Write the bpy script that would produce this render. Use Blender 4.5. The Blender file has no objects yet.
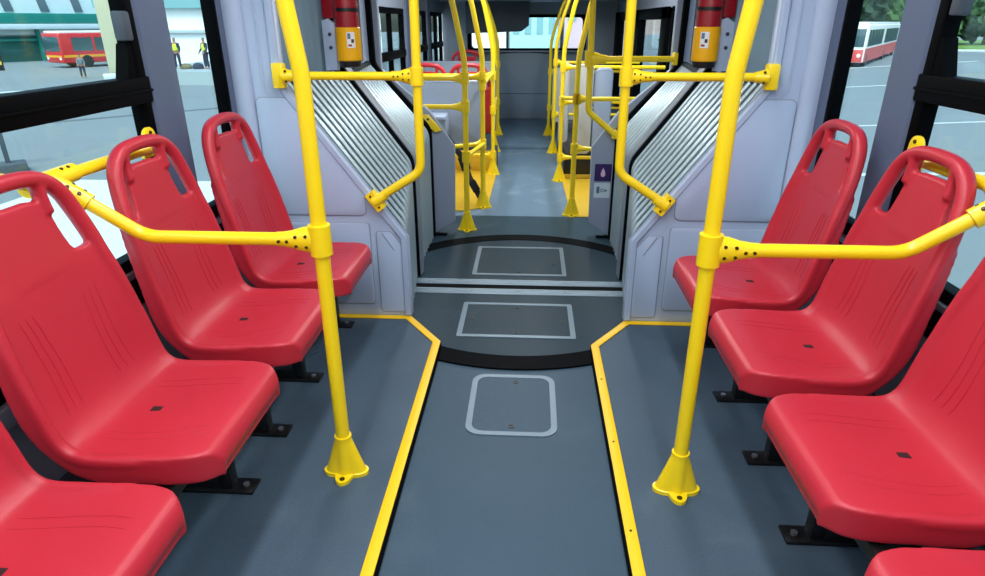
import bpy, bmesh, math, random
from mathutils import Vector, Matrix, noise
random.seed(7)
SC = bpy.context.scene
COL = SC.collection
PI = math.pi
V = Vector

# ------------------------------------------------------------------ materials
def lin(c):
    c = c / 255.0
    return c / 12.92 if c <= 0.04045 else ((c + 0.055) / 1.055) ** 2.4
def rgb(r, g, b): return (lin(r), lin(g), lin(b), 1.0)
MATS = {}
def mat(name, col, rough=0.5, metal=0.0, var=0.0, scale=8.0, bump=0.0, bscale=200.0, spec=0.5, coat=0.0, emit=0.0):
    """plain surface with a little procedural unevenness of tone and relief"""
    if name in MATS: return MATS[name]
    m = bpy.data.materials.new(name); m.use_nodes = True
    nt = m.node_tree; b = nt.nodes['Principled BSDF']
    c = rgb(*col)
    b.inputs['Base Color'].default_value = c
    b.inputs['Roughness'].default_value = rough
    b.inputs['Metallic'].default_value = metal
    b.inputs['Specular IOR Level'].default_value = spec
    b.inputs['Coat Weight'].default_value = coat
    tc = nt.nodes.new('ShaderNodeTexCoord')
    if var > 0:
        n = nt.nodes.new('ShaderNodeTexNoise'); n.inputs['Scale'].default_value = scale; n.inputs['Detail'].default_value = 5
        r = nt.nodes.new('ShaderNodeMix'); r.data_type = 'RGBA'
        r.inputs[6].default_value = tuple(x * (1 - var) for x in c[:3]) + (1,)
        r.inputs[7].default_value = tuple(min(1, x * (1 + var)) for x in c[:3]) + (1,)
        nt.links.new(tc.outputs['Object'], n.inputs['Vector'])
        nt.links.new(n.outputs['Fac'], r.inputs[0]); nt.links.new(r.outputs[2], b.inputs['Base Color'])
    if bump > 0:
        n2 = nt.nodes.new('ShaderNodeTexNoise'); n2.inputs['Scale'].default_value = bscale; n2.inputs['Detail'].default_value = 3
        bp = nt.nodes.new('ShaderNodeBump'); bp.inputs['Strength'].default_value = bump; bp.inputs['Distance'].default_value = 0.002
        nt.links.new(tc.outputs['Object'], n2.inputs['Vector'])
        nt.links.new(n2.outputs['Fac'], bp.inputs['Height']); nt.links.new(bp.outputs['Normal'], b.inputs['Normal'])
    if emit > 0:
        b.inputs['Emission Color'].default_value = c; b.inputs['Emission Strength'].default_value = emit
    MATS[name] = m
    return m

def floor_mat(name, col, scuff):
    """speckled vinyl with pale shoe scuffs"""
    m = mat(name, col, 0.45, 0, 0.10, 3.0, 0.25, 600.0, 0.14)
    nt = m.node_tree; b = nt.nodes['Principled BSDF']
    prev = b.inputs['Base Color'].links[0].from_socket
    tc = nt.nodes.new('ShaderNodeTexCoord')
    sp = nt.nodes.new('ShaderNodeTexNoise'); sp.inputs['Scale'].default_value = 350; sp.inputs['Detail'].default_value = 1
    rp = nt.nodes.new('ShaderNodeMapRange'); rp.inputs[1].default_value = 0.62; rp.inputs[2].default_value = 0.75; rp.inputs[4].default_value = 0.18
    mx = nt.nodes.new('ShaderNodeMix'); mx.data_type = 'RGBA'; mx.inputs[7].default_value = rgb(150, 170, 185)
    nt.links.new(tc.outputs['Object'], sp.inputs['Vector']); nt.links.new(sp.outputs['Fac'], rp.inputs[0])
    nt.links.new(rp.outputs[0], mx.inputs[0]); nt.links.new(prev, mx.inputs[6])
    sc = nt.nodes.new('ShaderNodeTexNoise'); sc.inputs['Scale'].default_value = 2.2; sc.inputs['Detail'].default_value = 9; sc.inputs['Distortion'].default_value = 1.6
    r2 = nt.nodes.new('ShaderNodeMapRange'); r2.inputs[1].default_value = 0.55; r2.inputs[2].default_value = 0.78; r2.inputs[4].default_value = scuff
    m2 = nt.nodes.new('ShaderNodeMix'); m2.data_type = 'RGBA'; m2.inputs[7].default_value = rgb(165, 180, 190)
    nt.links.new(tc.outputs['Object'], sc.inputs['Vector']); nt.links.new(sc.outputs['Fac'], r2.inputs[0])
    nt.links.new(r2.outputs[0], m2.inputs[0]); nt.links.new(mx.outputs[2], m2.inputs[6]); nt.links.new(m2.outputs[2], b.inputs['Base Color'])
    return m

def glass_mat(name, tint, refl=1.0):
    m = bpy.data.materials.new(name); m.use_nodes = True
    nt = m.node_tree; nt.nodes.clear()
    o = nt.nodes.new('ShaderNodeOutputMaterial'); mx = nt.nodes.new('ShaderNodeMixShader')
    t = nt.nodes.new('ShaderNodeBsdfTransparent'); g = nt.nodes.new('ShaderNodeBsdfGlossy'); f = nt.nodes.new('ShaderNodeLayerWeight')
    t.inputs[0].default_value = tint; g.inputs['Roughness'].default_value = 0.03; f.inputs[0].default_value = 0.5
    pw = nt.nodes.new('ShaderNodeMath'); pw.operation = 'POWER'; pw.inputs[1].default_value = 4.0
    mr = nt.nodes.new('ShaderNodeMapRange'); mr.inputs[3].default_value = 0.02 * refl; mr.inputs[4].default_value = 0.4 * refl
    nt.links.new(f.outputs['Facing'], pw.inputs[0]); nt.links.new(pw.outputs[0], mr.inputs[0])
    nt.links.new(mr.outputs[0], mx.inputs[0]); nt.links.new(t.outputs[0], mx.inputs[1]); nt.links.new(g.outputs[0], mx.inputs[2])
    nt.links.new(mx.outputs[0], o.inputs[0])
    MATS[name] = m
    return m

RED = mat('red_plastic', (184, 40, 55), 0.36, 0, 0.05, 5, 0.12, 900, 0.45)
YEL = mat('yellow_paint', (252, 218, 22), 0.30, 0, 0.03, 4, 0.0, 1, 0.5, 0.2)
YELF = mat('yellow_vinyl', (206, 168, 36), 0.5, 0, 0.10, 3, 0.2, 500)
EDGE = mat('yellow_edging', (248, 196, 0), 0.42, 0, 0.05, 6)
BLK = mat('black_metal', (14, 15, 17), 0.35, 0, 0.1, 10)
RUB = mat('black_rubber', (8, 11, 14), 0.7, 0, 0.1, 20, 0.2, 120, 0.05)
SEAL = mat('window_rubber', (3, 4, 6), 0.5, 0, 0.1, 12, 0, 1, 0.03)
SLOT = mat('dark_hole', (40, 8, 14), 0.8)
BOLT = mat('bolt_dark', (70, 58, 20), 0.4, 0.5)
STEEL = mat('bolt_steel', (190, 192, 195), 0.3, 0.9)
COWL = mat('lilac_grey_abs', (166, 184, 212), 0.34, 0, 0.03, 3, 0.1, 400)
GROOVE = mat('groove_grey', (134, 144, 162), 0.6)
PILL = mat('pillar_grey', (84, 98, 124), 0.42, 0, 0.05, 3, 0.15, 300)
WALLG = mat('wall_grey', (128, 138, 154), 0.5, 0, 0.05, 3)
PANEL = mat('partition_grey', (142, 156, 178), 0.45, 0, 0.05, 2)
BEIGE = mat('partition_beige', (176, 176, 170), 0.5, 0, 0.05, 2)
REARW = mat('rear_grey', (122, 138, 154), 0.5, 0, 0.06, 3)
DARKG = mat('dark_grey', (62, 72, 84), 0.5, 0, 0.06, 3)
CEIL = mat('ceiling_grey', (122, 132, 142), 0.55, 0, 0.04, 2)
RIB = mat('bellows_rib', (196, 216, 224), 0.26, 0.45, 0.08, 30)
FABR = mat('bellows_fabric', (22, 40, 48), 0.7, 0, 0.15, 15, 0, 1, 0.1)
UPF = mat('bellows_upper', (116, 142, 158), 0.5, 0, 0.08, 10)
HOOP = mat('hoop_grey', (126, 140, 156), 0.4, 0.1, 0.05, 6)
ALU = mat('aluminium', (128, 146, 158), 0.4, 0.4, 0.08, 60)
TRIM = mat('hatch_trim', (112, 132, 146), 0.4, 0.3, 0.10, 60, 0.3, 300)
F_AISLE = floor_mat('vinyl_aisle', (62, 82, 97), 0.05)
F_PLAT = floor_mat('vinyl_platform', (69, 86, 101), 0.06)
F_TURN = floor_mat('vinyl_turntable', (35, 55, 67), 0.05)
F_REAR = floor_mat('vinyl_rear', (98, 122, 140), 0.34)
F_MAT = floor_mat('vinyl_dark', (42, 66, 78), 0.10)
GLASS = glass_mat('window_glass', (0.80, 0.95, 0.97, 1))
EXTR = mat('extinguisher_red', (150, 14, 30), 0.25, 0, 0, 1, 0, 1, 0.6, 0.4)
EXTY = mat('extinguisher_yellow', (246, 180, 6), 0.35, 0, 0.03, 8)
WHITE = mat('white', (232, 234, 236), 0.5)
PURP = mat('purple', (48, 26, 92), 0.4)
LAMP = mat('lamp_diffuser', (245, 248, 255), 0.4, 0, 0, 1, 0, 1, 0.5, 0, 2.5)

# ------------------------------------------------------------------ mesh helpers
def bx(bm, x0, x1, y0, y1, z0, z1, bev=0.0, seg=2):
    if x0 > x1: x0, x1 = x1, x0
    r = bmesh.ops.create_cube(bm, size=1.0)
    vs = r['verts']
    for v in vs:
        v.co = V(((x0 + x1) / 2 + v.co.x * (x1 - x0), (y0 + y1) / 2 + v.co.y * (y1 - y0), (z0 + z1) / 2 + v.co.z * (z1 - z0)))
    if bev > 0:
        es = list({e for v in vs for e in v.link_edges})
        bmesh.ops.bevel(bm, geom=es, offset=bev, segments=seg, affect='EDGES', profile=0.5)
def fillet(pts, r, n=7):
    """round the corners of an open polyline"""
    pts = [V(p) for p in pts]; out = [pts[0]]
    for i in range(1, len(pts) - 1):
        a, b, c = pts[i - 1], pts[i], pts[i + 1]
        d1 = (a - b); d2 = (c - b)
        ang = d1.angle(d2)
        if abs(ang - PI) < 1e-3: out.append(b); continue
        rr = r[i - 1] if isinstance(r, (list, tuple)) else r
        t = min(rr / math.tan(ang / 2), d1.length * 0.49, d2.length * 0.49)
        p1 = b + d1.normalized() * t; p2 = b + d2.normalized() * t
        for k in range(n + 1):
            u = k / n
            out.append(p1 * (1 - u) ** 2 + b * 2 * u * (1 - u) + p2 * u * u)
    out.append(pts[-1]); return out
def sweep(bm, pts, prof, closed=False, up=None, cap=True, scale=None):
    """sweep a closed 2D profile [(a,b)...] along pts; a lies along 'side', b along 'normal'"""
    pts = [V(p) for p in pts]; n = len(pts); rings = []
    T = []
    for i in range(n):
        if closed: t = pts[(i + 1) % n] - pts[i - 1]
        else: t = pts[min(i + 1, n - 1)] - pts[max(i - 1, 0)]
        T.append(t.normalized())
    if up is None:
        up = V((0, 0, 1)) if abs(T[0].z) < 0.9 else V((0, 1, 0))
        N = (up - T[0] * up.dot(T[0])).normalized(); fixed = False
    else: up = V(up); fixed = True
    for i in range(n):
        if fixed: N = (up - T[i] * up.dot(T[i])).normalized()
        elif i > 0: N = (N - T[i] * N.dot(T[i])).normalized()
        S = T[i].cross(N)
        k = scale[i] if scale else 1
        rings.append([bm.verts.new(pts[i] + (S * a + N * b) * k) for a, b in prof])
    m = len(prof)
    for i in range(n if closed else n - 1):
        A = rings[i]; B = rings[(i + 1) % n]
        for j in range(m): bm.faces.new((A[j], A[(j + 1) % m], B[(j + 1) % m], B[j]))
    if cap and not closed:
        bm.faces.new(rings[0][::-1]); bm.faces.new(rings[-1])
def circ(r, n=14, r2=None):
    r2 = r2 or r
    return [(r * math.cos(2 * PI * k / n), r2 * math.sin(2 * PI * k / n)) for k in range(n)]
def tube(bm, pts, r, n=14, closed=False): sweep(bm, pts, circ(r, n), closed)
def cyl(bm, p, d, r, h, n=20, r2=None):
    d = V(d).normalized(); p = V(p)
    sweep(bm, [p, p + d * h], circ(r, n), False, None, True, [1, (r2 / r if r2 else 1)])
def lathe(bm, prof, c=(0, 0, 0), n=28):
    c = V(c); rings = []
    for r, z in prof:
        rings.append([bm.verts.new(c + V((r * math.cos(2 * PI * k / n), r * math.sin(2 * PI * k / n), z))) for k in range(n)])
    for a, b in zip(rings, rings[1:]):
        for k in range(n): bm.faces.new((a[k], a[(k + 1) % n], b[(k + 1) % n], b[k]))
    bm.faces.new(rings[0][::-1]); bm.faces.new(rings[-1])
def prism(bm, poly, y0, y1, axis='y', bev=0.0):
    """extrude a 2D polygon; axis y: poly is (x,z); axis z: poly is (x,y); axis x: poly is (y,z)"""
    def P(a, b, t): return {'y': V((a, t, b)), 'z': V((a, b, t)), 'x': V((t, a, b))}[axis]
    A = [bm.verts.new(P(a, b, y0)) for a, b in poly]; B = [bm.verts.new(P(a, b, y1)) for a, b in poly]
    n = len(poly); fs = [bm.faces.new(A), bm.faces.new(B[::-1])]
    for k in range(n): fs.append(bm.faces.new((A[(k + 1) % n], A[k], B[k], B[(k + 1) % n])))
    bmesh.ops.recalc_face_normals(bm, faces=fs)
    if bev > 0:
        es = [e for f in fs[:2] for e in f.edges]
        bmesh.ops.bevel(bm, geom=es, offset=bev, segments=2, affect='EDGES', profile=0.5)
def rrect(x0, x1, y0, y1, r, n=6):
    out = []
    for cx, cy, a0 in ((x1 - r, y1 - r, 0), (x0 + r, y1 - r, 90), (x0 + r, y0 + r, 180), (x1 - r, y0 + r, 270)):
        for k in range(n + 1):
            a = math.radians(a0 + 90 * k / n); out.append((cx + r * math.cos(a), cy + r * math.sin(a)))
    return out
def ring_prism(bm, outer, inner, t0, t1, axis='z'):
    """plate with a hole; both outlines have the same number of points"""
    def P(a, b, t): return {'y': V((a, t, b)), 'z': V((a, b, t)), 'x': V((t, a, b))}[axis]
    L = [[bm.verts.new(P(a, b, t)) for a, b in o] for o, t in ((outer, t0), (inner, t0), (inner, t1), (outer, t1))]
    n = len(outer); fs = []
    for i in range(4):
        A, B = L[i], L[(i + 1) % 4]
        for k in range(n): fs.append(bm.faces.new((A[k], A[(k + 1) % n], B[(k + 1) % n], B[k])))
    bmesh.ops.recalc_face_normals(bm, faces=fs)

ORG = {}
def obj(name, bm, m, parent=None, origin=None, kind=None):
    """link a bmesh (built in world coordinates) as ONE object; origin only for things that are one mesh"""
    bmesh.ops.recalc_face_normals(bm, faces=bm.faces[:])
    me = bpy.data.meshes.new(name)
    o0 = ORG[parent.name] if parent is not None else V(origin or (0, 0, 0))
    bmesh.ops.translate(bm, verts=bm.verts[:], vec=-o0)
    bm.to_mesh(me); bm.free()
    for p in me.polygons: p.use_smooth = True
    me.set_sharp_from_angle(angle=math.radians(38))
    me.materials.append(m)
    o = bpy.data.objects.new(name, me); COL.objects.link(o)
    if parent is not None: o.parent = parent
    else: o.location = o0
    ORG[o.name] = o0.copy()
    if kind: o['kind'] = kind
    return o
def thing(name, label, cat, loc, group=None, rotz=0):
    o = bpy.data.objects.new(name, None); COL.objects.link(o); o.empty_display_size = 0.1
    o.location = loc; o.rotation_euler = (0, 0, rotz); ORG[o.name] = V(loc)
    return tag(o, label, cat, group)
def tag(o, label, cat, group=None):
    o['label'] = label; o['category'] = cat
    if group: o['group'] = group
    return o
def B(): return bmesh.new()

# ------------------------------------------------------------------ camera
P = 0.035                                    # side platforms stand a little above the aisle
HW = 1.21                                    # half width of the saloon
cam = bpy.data.cameras.new('camera'); co = bpy.data.objects.new('camera', cam); COL.objects.link(co); SC.camera = co
cam.sensor_width = 36; cam.lens = 625.0 / 985 * 36; cam.clip_start = 0.02; cam.clip_end = 2000
p_, y_, r_ = math.radians(23), math.radians(3.4), math.radians(-0.1)
F_ = V((-math.sin(y_) * math.cos(p_), math.cos(y_) * math.cos(p_), -math.sin(p_)))
R_ = V((math.cos(y_), math.sin(y_), 0)); U_ = R_.cross(F_)
R2 = R_ * math.cos(r_) + U_ * math.sin(r_); U2 = -R_ * math.sin(r_) + U_ * math.cos(r_)
M = Matrix((R2, U2, -F_)).transposed().to_4x4(); M.translation = V((0.045, 0, 1.335)); co.matrix_world = M

# ------------------------------------------------------------------ floor
bm = B(); bx(bm, -HW, HW, -2.0, 9.5, -0.08, 0.0); obj('floor', bm, F_AISLE, kind='structure')
bm = B()
hole = [(0.89 * math.cos(2 * PI * k / 64), 3.16 + 0.89 * math.sin(2 * PI * k / 64)) for k in range(64)]
ymid = 4.02
prism(bm, [(-HW, 4.10), (HW, 4.10), (HW, 7.2), (-HW, 7.2)], 0.0, 0.004, 'z')
obj('floor_rear', bm, F_REAR, kind='structure')
bm = B(); bx(bm, -HW, HW, 7.2, 9.5, 0.0, 0.05, 0.01); obj('floor_rear_step', bm, F_REAR, kind='structure')
for s, nm in ((-1, 'left'), (1, 'right')):
    poly = [(s * HW, -2), (s * 0.335, -2), (s * 0.335, 2.43), (s * 0.515, 2.69), (s * HW, 2.69)]
    bm = B(); prism(bm, poly, 0.0, P, 'z'); obj('floor_platform_' + nm, bm, F_PLAT, kind='structure')
    # black riser under the edging
    bm = B()
    path = [(s * 0.3335, -1.99), (s * 0.3335, 2.43), (s * 0.512, 2.686)]
    for a, b in zip(path, path[1:]):
        d = V((b[0] - a[0], b[1] - a[1])); n_ = V((-d.y, d.x)).normalized() * 0.006
        prism(bm, [(a[0] + n_.x, a[1] + n_.y), (b[0] + n_.x, b[1] + n_.y), (b[0] - n_.x, b[1] - n_.y), (a[0] - n_.x, a[1] - n_.y)], 0.001, P + 0.001, 'z')
    t = thing('floor_edging', 'yellow edging strip on the %s platform step with black riser' % nm, 'edging strip', (s * 0.35, 0.0, P))
    obj('riser', bm, RUB, t)
    w = 0.034
    o_ = [(s * 0.330, -1.99), (s * 0.330, 2.435), (s * 0.508, 2.688), (s * 1.0, 2.688)]
    i_ = [(s * (0.330 + w), -1.99), (s * (0.330 + w), 2.435 - 0.011), (s * (0.508 + 0.018), 2.688 - w), (s * 1.0, 2.688 - w)]
    bm = B(); prism(bm, o_ + i_[::-1], P, P + 0.005, 'z', 0.0015); obj('strip', bm, EDGE, t)
    for yy in (1.35, 1.75, 2.15) if s > 0 else ():
        bm = B(); cyl(bm, (s * 0.347, yy, P + 0.0045), (0, 0, 1), 0.004, 0.0018, 10); obj('screw', bm, BOLT, t)

# turntable
t = thing('turntable', 'dark grey round turntable floor in the articulation with black rubber rim', 'turntable', (0, 3.16, 0))
def disc(r, n=96): return [(r * math.cos(2 * PI * k / n), 3.16 + r * math.sin(2 * PI * k / n)) for k in range(n)]
bm = B(); ring_prism(bm, disc(0.895), disc(0.785), 0.0, 0.009); obj('rubber_rim', bm, RUB, t)
bm = B(); prism(bm, disc(0.786), 0.0, 0.006, 'z'); obj('plate', bm, F_TURN, t)
def strip(y0, y1, label):
    t = thing('tread_strip', label, 'tread strip', (0, (y0 + y1) / 2, 0.006))
    bm = B(); bx(bm, -0.60, 0.60, y0, y1, 0.005, 0.009, 0.001); obj('plate', bm, ALU, t)
    w = (y1 - y0)
    for k in range(2):
        bm = B(); yy = y0 + w * (0.25 + 0.5 * k)
        sweep(bm, [(-0.6, yy, 0.009), (0.6, yy, 0.009)], circ(w * 0.17, 10, 0.007)); obj('ridge', bm, ALU, t)
    for xx in (-0.5, -0.25, 0, 0.25, 0.5):
        bm = B(); cyl(bm, (xx, (y0 + y1) / 2, 0.008), (0, 0, 1), 0.005, 0.003, 8); obj('screw', bm, BLK, t)
strip(3.04, 3.11, 'nearer ribbed aluminium strip across the middle of the turntable')
strip(3.17, 3.24, 'farther ribbed aluminium strip across the middle of the turntable')
bm = B(); bx(bm, -0.60, 0.60, 3.112, 3.168, 0.005, 0.0075); tag(obj('joint_strip', bm, RUB, None, (0, 3.14, 0.006)), 'black rubber joint strip between the two aluminium tread strips', 'joint strip')
def hatch(x0, x1, y0, y1, z, r, w, m, label, bolts, near_w=None):
    t = thing('floor_hatch', label, 'floor hatch', ((x0 + x1) / 2, (y0 + y1) / 2, z))
    bm = B(); ring_prism(bm, rrect(x0, x1, y0, y1, r), rrect(x0 + w, x1 - w, y0 + w, y1 - w, max(r - w * 0.6, 0.004)), z - 0.001, z + 0.004); obj('frame', bm, TRIM, t)
    bm = B(); prism(bm, rrect(x0 + w, x1 - w, y0 + w, y1 - w, max(r - w * 0.6, 0.004)), z - 0.001, z + 0.002, 'z'); obj('cover', bm, m, t)
    for bxx, byy in bolts:
        bm = B(); ring = [(bxx + 0.012 * math.cos(k * PI / 8), byy + 0.012 * math.sin(k * PI / 8)) for k in range(16)]
        ring2 = [(bxx + 0.006 * math.cos(k * PI / 8), byy + 0.006 * math.sin(k * PI / 8)) for k in range(16)]
        ring_prism(bm, ring, ring2, z + 0.001, z + 0.004); obj('lock_ring', bm, BLK, t)
hatch(-0.275, 0.275, 2.545, 2.925, 0.006, 0.012, 0.024, F_TURN, 'rectangular hatch cover on the near half of the turntable', [(0, 2.59), (0, 2.875), (-0.22, 2.74), (0.22, 2.72)])
hatch(-0.270, 0.270, 3.31, 3.80, 0.006, 0.012, 0.024, F_TURN, 'rectangular hatch cover on the far half of the turntable', [(0, 3.36), (0.20, 3.5)])
hatch(-0.165, 0.165, 1.815, 2.225, 0.0, 0.055, 0.022, F_AISLE, 'round-cornered hatch in the aisle before the turntable', [(0, 1.87), (0.01, 2.17)])
bm = B(); lathe(bm, [(0.060, 0), (0.060, 0.004), (0.052, 0.006)], (-0.90, 2.33, P)); tag(obj('floor_plug', bm, F_PLAT, None, (-0.90, 2.33, P)), 'small round cap in the floor under the left seats', 'floor plug')
# dark landing behind the turntable
bm = B(); poly = [(0.58, 3.55)] + rrect(-0.58, 0.58, 3.9, 4.50, 0.14)[0:14] + [(-0.58, 3.55)]
arc = [(0.90 * math.cos(a), 3.16 + 0.90 * math.sin(a)) for a in [math.radians(130 - 80 * k / 24) for k in range(25)]]
prism(bm, rrect(-0.58, 0.58, 3.9, 4.50, 0.14)[0:14] + arc, 0.0, 0.008, 'z')
tag(obj('landing_mat', bm, F_MAT, None, (0, 4.2, 0.004)), 'darker rubber landing with round corners behind the turntable', 'floor mat')

# ------------------------------------------------------------------ shell: walls, windows, ceiling
FR_TOP = 1.56
def wall_side(s, nm):
    bm = B()
    bx(bm, s * HW, s * (HW + 0.06), -2.0, 2.72, -0.05, 0.62)          # below the front windows
    bx(bm, s * HW, s * (HW + 0.06), -2.0, 2.72, FR_TOP, 2.15)
    bx(bm, s * HW, s * (HW + 0.06), 4.0, 9.5, 1.45, 2.15)
    if s < 0: bx(bm, s * HW, s * (HW + 0.06), 4.0, 9.5, -0.05, 0.70)
    else: bx(bm, s * HW, s * (HW + 0.06), 4.0, 5.85, -0.05, 0.70)
    obj('wall_' + nm, bm, WALLG, kind='structure')
wall_side(-1, 'left'); wall_side(1, 'right')
TR = [0]
def trim(bm, m):
    TR[0] += 1; o = obj('trim_%d' % TR[0], bm, m, kind='structure'); return o
WN = [0]
def window(s, y0, y1, z0, z1, transom=None, fw=0.04, latch=None, sill=0.05, mull=()):
    WN[0] += 1
    root = bpy.data.objects.new('window_%d' % WN[0], None); COL.objects.link(root); root['kind'] = 'structure'
    root.location = (s * HW, (y0 + y1) / 2, z0); ORG[root.name] = V(root.location)
    xa, xb = s * (HW - 0.012), s * (HW + 0.035)
    bm = B()
    bx(bm, xa, xb, y0, y1, z0, z0 + sill, 0.004); bx(bm, xa, xb, y0, y1, z1 - fw, z1, 0.004)
    bx(bm, xa, xb, y0, y0 + fw, z0, z1, 0.004); bx(bm, xa, xb, y1 - fw, y1, z0, z1, 0.004)
    for ym, wm in mull: bx(bm, xa, xb, ym - wm / 2, ym + wm / 2, z0, z1, 0.004)
    obj('window_frame', bm, SEAL, root)
    if transom:
        bm = B(); bx(bm, s * (HW - 0.022), xb, y0, y1, transom[0], transom[1], 0.005)
        bx(bm, s * (HW - 0.028), s * (HW - 0.01), y0, y1, (transom[0] + transom[1]) / 2 - 0.006, (transom[0] + transom[1]) / 2 + 0.002, 0.002)
        # chamfered black corners of the sliding sash
        prism(bm, [(y1 - fw + 0.001, transom[1] - 0.01), (y1 - fw + 0.001, transom[1] + 0.10), (y1 - fw - 0.012, transom[1] + 0.10), (y1 - fw - 0.055, transom[1] - 0.01)], s * (HW - 0.01), s * (HW + 0.03), 'x')
        obj('transom', bm, SEAL, root)
    bm = B(); bx(bm, s * (HW + 0.016), s * (HW + 0.020), y0 + 0.01, y1 - 0.01, z0 + 0.01, z1 - 0.01); obj('pane', bm, GLASS, root)
    if latch:
        bm = B(); bx(bm, s * (HW - 0.03), s * (HW + 0.01), latch[0] - 0.02, latch[0] + 0.02, latch[1], latch[1] + 0.085, 0.008); obj('latch', bm, DARKG, root)
    return root
window(-1, -1.9, 2.06, 0.60, FR_TOP, (1.098, 1.178), 0.045, (1.99, 1.285), 0.055, ((0.15, 0.07),))
window(-1, 2.22, 2.625, 0.62, FR_TOP, None, 0.032)
window(1, -1.9, 2.02, 0.60, FR_TOP, (1.118, 1.195), 0.045, (1.92, 1.35), 0.055, ((0.15, 0.07),))
window(1, 2.17, 2.60, 0.62, FR_TOP, None, 0.032)
for y0, y1 in ((4.25, 5.2), (5.35, 6.52), (6.95, 7.9), (8.25, 9.3)): window(-1, y0, y1, 0.68, 1.46, (1.03, 1.10), 0.05, None, 0.05, (((y0 + y1) / 2, 0.014),))
window(1, 4.25, 5.75, 0.68, 1.46, None, 0.05)
# pillars: folded grey sections with a raised ridge
def pillar(s, y0, y1, z0, z1, d):
    bm = B(); x = s * HW
    poly = [(x + s * 0.03, y0), (x, y0), (x - s * d * 0.55, y0 + 0.012), (x - s * d, (y0 + y1) / 2 + 0.02), (x - s * d * 0.7, y1 - 0.01), (x, y1), (x + s * 0.03, y1)]
    prism(bm, poly, z0, z1, 'z'); trim(bm, PILL)
pillar(-1, 2.055, 2.235, P, 2.1, 0.035); pillar(1, 2.015, 2.185, P, 2.1, 0.035)
pillar(-1, 2.61, 2.70, P, 2.1, 0.02); pillar(1, 2.585, 2.70, P, 2.1, 0.02)
for s, ys in ((-1, (4.1, 5.27, 6.72, 8.08)), (1, (4.1,))):
    for yy in ys: pillar(s, yy - 0.09, yy + 0.09, 0.05, 2.1, 0.03)
for s in (-1, 1):    # sill rail below the front windows: light lip over a dark channel
    bm = B(); bx(bm, s * (HW - 0.025), s * (HW + 0.0), -1.95, 2.6, 0.595, 0.618, 0.004); trim(bm, ALU)
    bm = B(); bx(bm, s * (HW - 0.018), s * (HW + 0.0), -1.95, 2.6, 0.50, 0.594, 0.004); trim(bm, SEAL)
    bm = B(); bx(bm, s * (HW - 0.035), s * (HW + 0.0), -1.95, 2.6, 0.44, 0.498, 0.008); trim(bm, HOOP)
    bm = B(); bx(bm, s * (HW - 0.10), s * (HW + 0.0), -1.95, 2.65, P, 0.20, 0.01); trim(bm, DARKG)
bm = B(); bx(bm, -HW - 0.06, HW + 0.06, -2.0, 6.5, 2.10, 2.16)
prism(bm, [(6.5, 2.10), (6.5, 2.16), (8.0, 1.66), (9.5, 1.66), (9.5, 1.60), (8.0, 1.60)], -HW - 0.06, HW + 0.06, 'x')
obj('ceiling', bm, CEIL, kind='structure')
bm = B(); bx(bm, -HW, HW, -2.06, -2.0, -0.08, 2.16); obj('wall_front', bm, WALLG, kind='structure')
# rear wall with its window
YB = 9.42
bm = B()
bx(bm, -HW, HW, YB, YB + 0.06, 0.0, 0.98)
bx(bm, -HW, HW, YB, YB + 0.06, 1.42, 1.66); bx(bm, -HW, -0.84, YB, YB + 0.06, 0.98, 1.42); bx(bm, 0.78, HW, YB, YB + 0.06, 0.98, 1.42)
obj('wall_back', bm, REARW, kind='structure')
WN[0] += 1
root = bpy.data.objects.new('window_%d' % WN[0], None); COL.objects.link(root); root['kind'] = 'structure'; root.location = (0, YB, 0.98); ORG[root.name] = V(root.location)
bm = B(); ring_prism(bm, rrect(-0.86, 0.80, 0.96, 1.44, 0.06), rrect(-0.80, 0.74, 1.005, 1.40, 0.05), YB - 0.015, YB + 0.02, 'y'); obj('window_frame', bm, SEAL, root)
bm = B(); bx(bm, -0.83, 0.77, YB + 0.02, YB + 0.024, 0.97, 1.43); obj('pane', bm, GLASS, root)
# bulging padded rear engine cover between the last seats
bm = B()
prof = []
for k in range(13):
    x = -0.50 + 0.83 * k / 12; prof.append((x, 0.955 - 0.035 * ((x + 0.085) / 0.415) ** 2))
prism(bm, [(-0.50, 0.05)] + prof + [(0.33, 0.05)], YB - 0.10, YB - 0.001, 'y', 0.012)
t = thing('engine_cover', 'grey engine cover panel standing below the rear window', 'cover', (-0.08, YB - 0.05, 0.05)); obj('panel', bm, REARW, t)
bm = B(); bx(bm, -0.49, 0.32, YB - 0.104, YB - 0.095, 0.395, 0.405); obj('seam', bm, DARKG, t)
bm = B(); bx(bm, -0.90, 0.84, YB - 0.14, YB - 0.004, 0.958, 0.975, 0.006); tag(obj('parcel_ledge', bm, WALLG, None, (0, YB - 0.07, 0.958)), 'pale ledge running along the bottom of the rear window', 'ledge')
bm = B(); prism(bm, [(-0.86, 1.20), (-0.10, 1.225), (0.0, 1.30), (0.0, 1.62), (-0.86, 1.62)], YB - 0.22, YB - 0.03, 'y', 0.01)
tag(obj('sign_box', bm, DARKG, None, (-0.43, YB - 0.12, 1.20)), 'dark grey box covering the upper left of the rear window', 'box')
bm = B(); bx(bm, 0.02, 0.40, 8.55, 9.05, 1.585, 1.602, 0.01); tag(obj('roof_vent', bm, PANEL, None, (0.2, 8.8, 1.6)), 'pale square vent in the low rear ceiling', 'vent')
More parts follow.
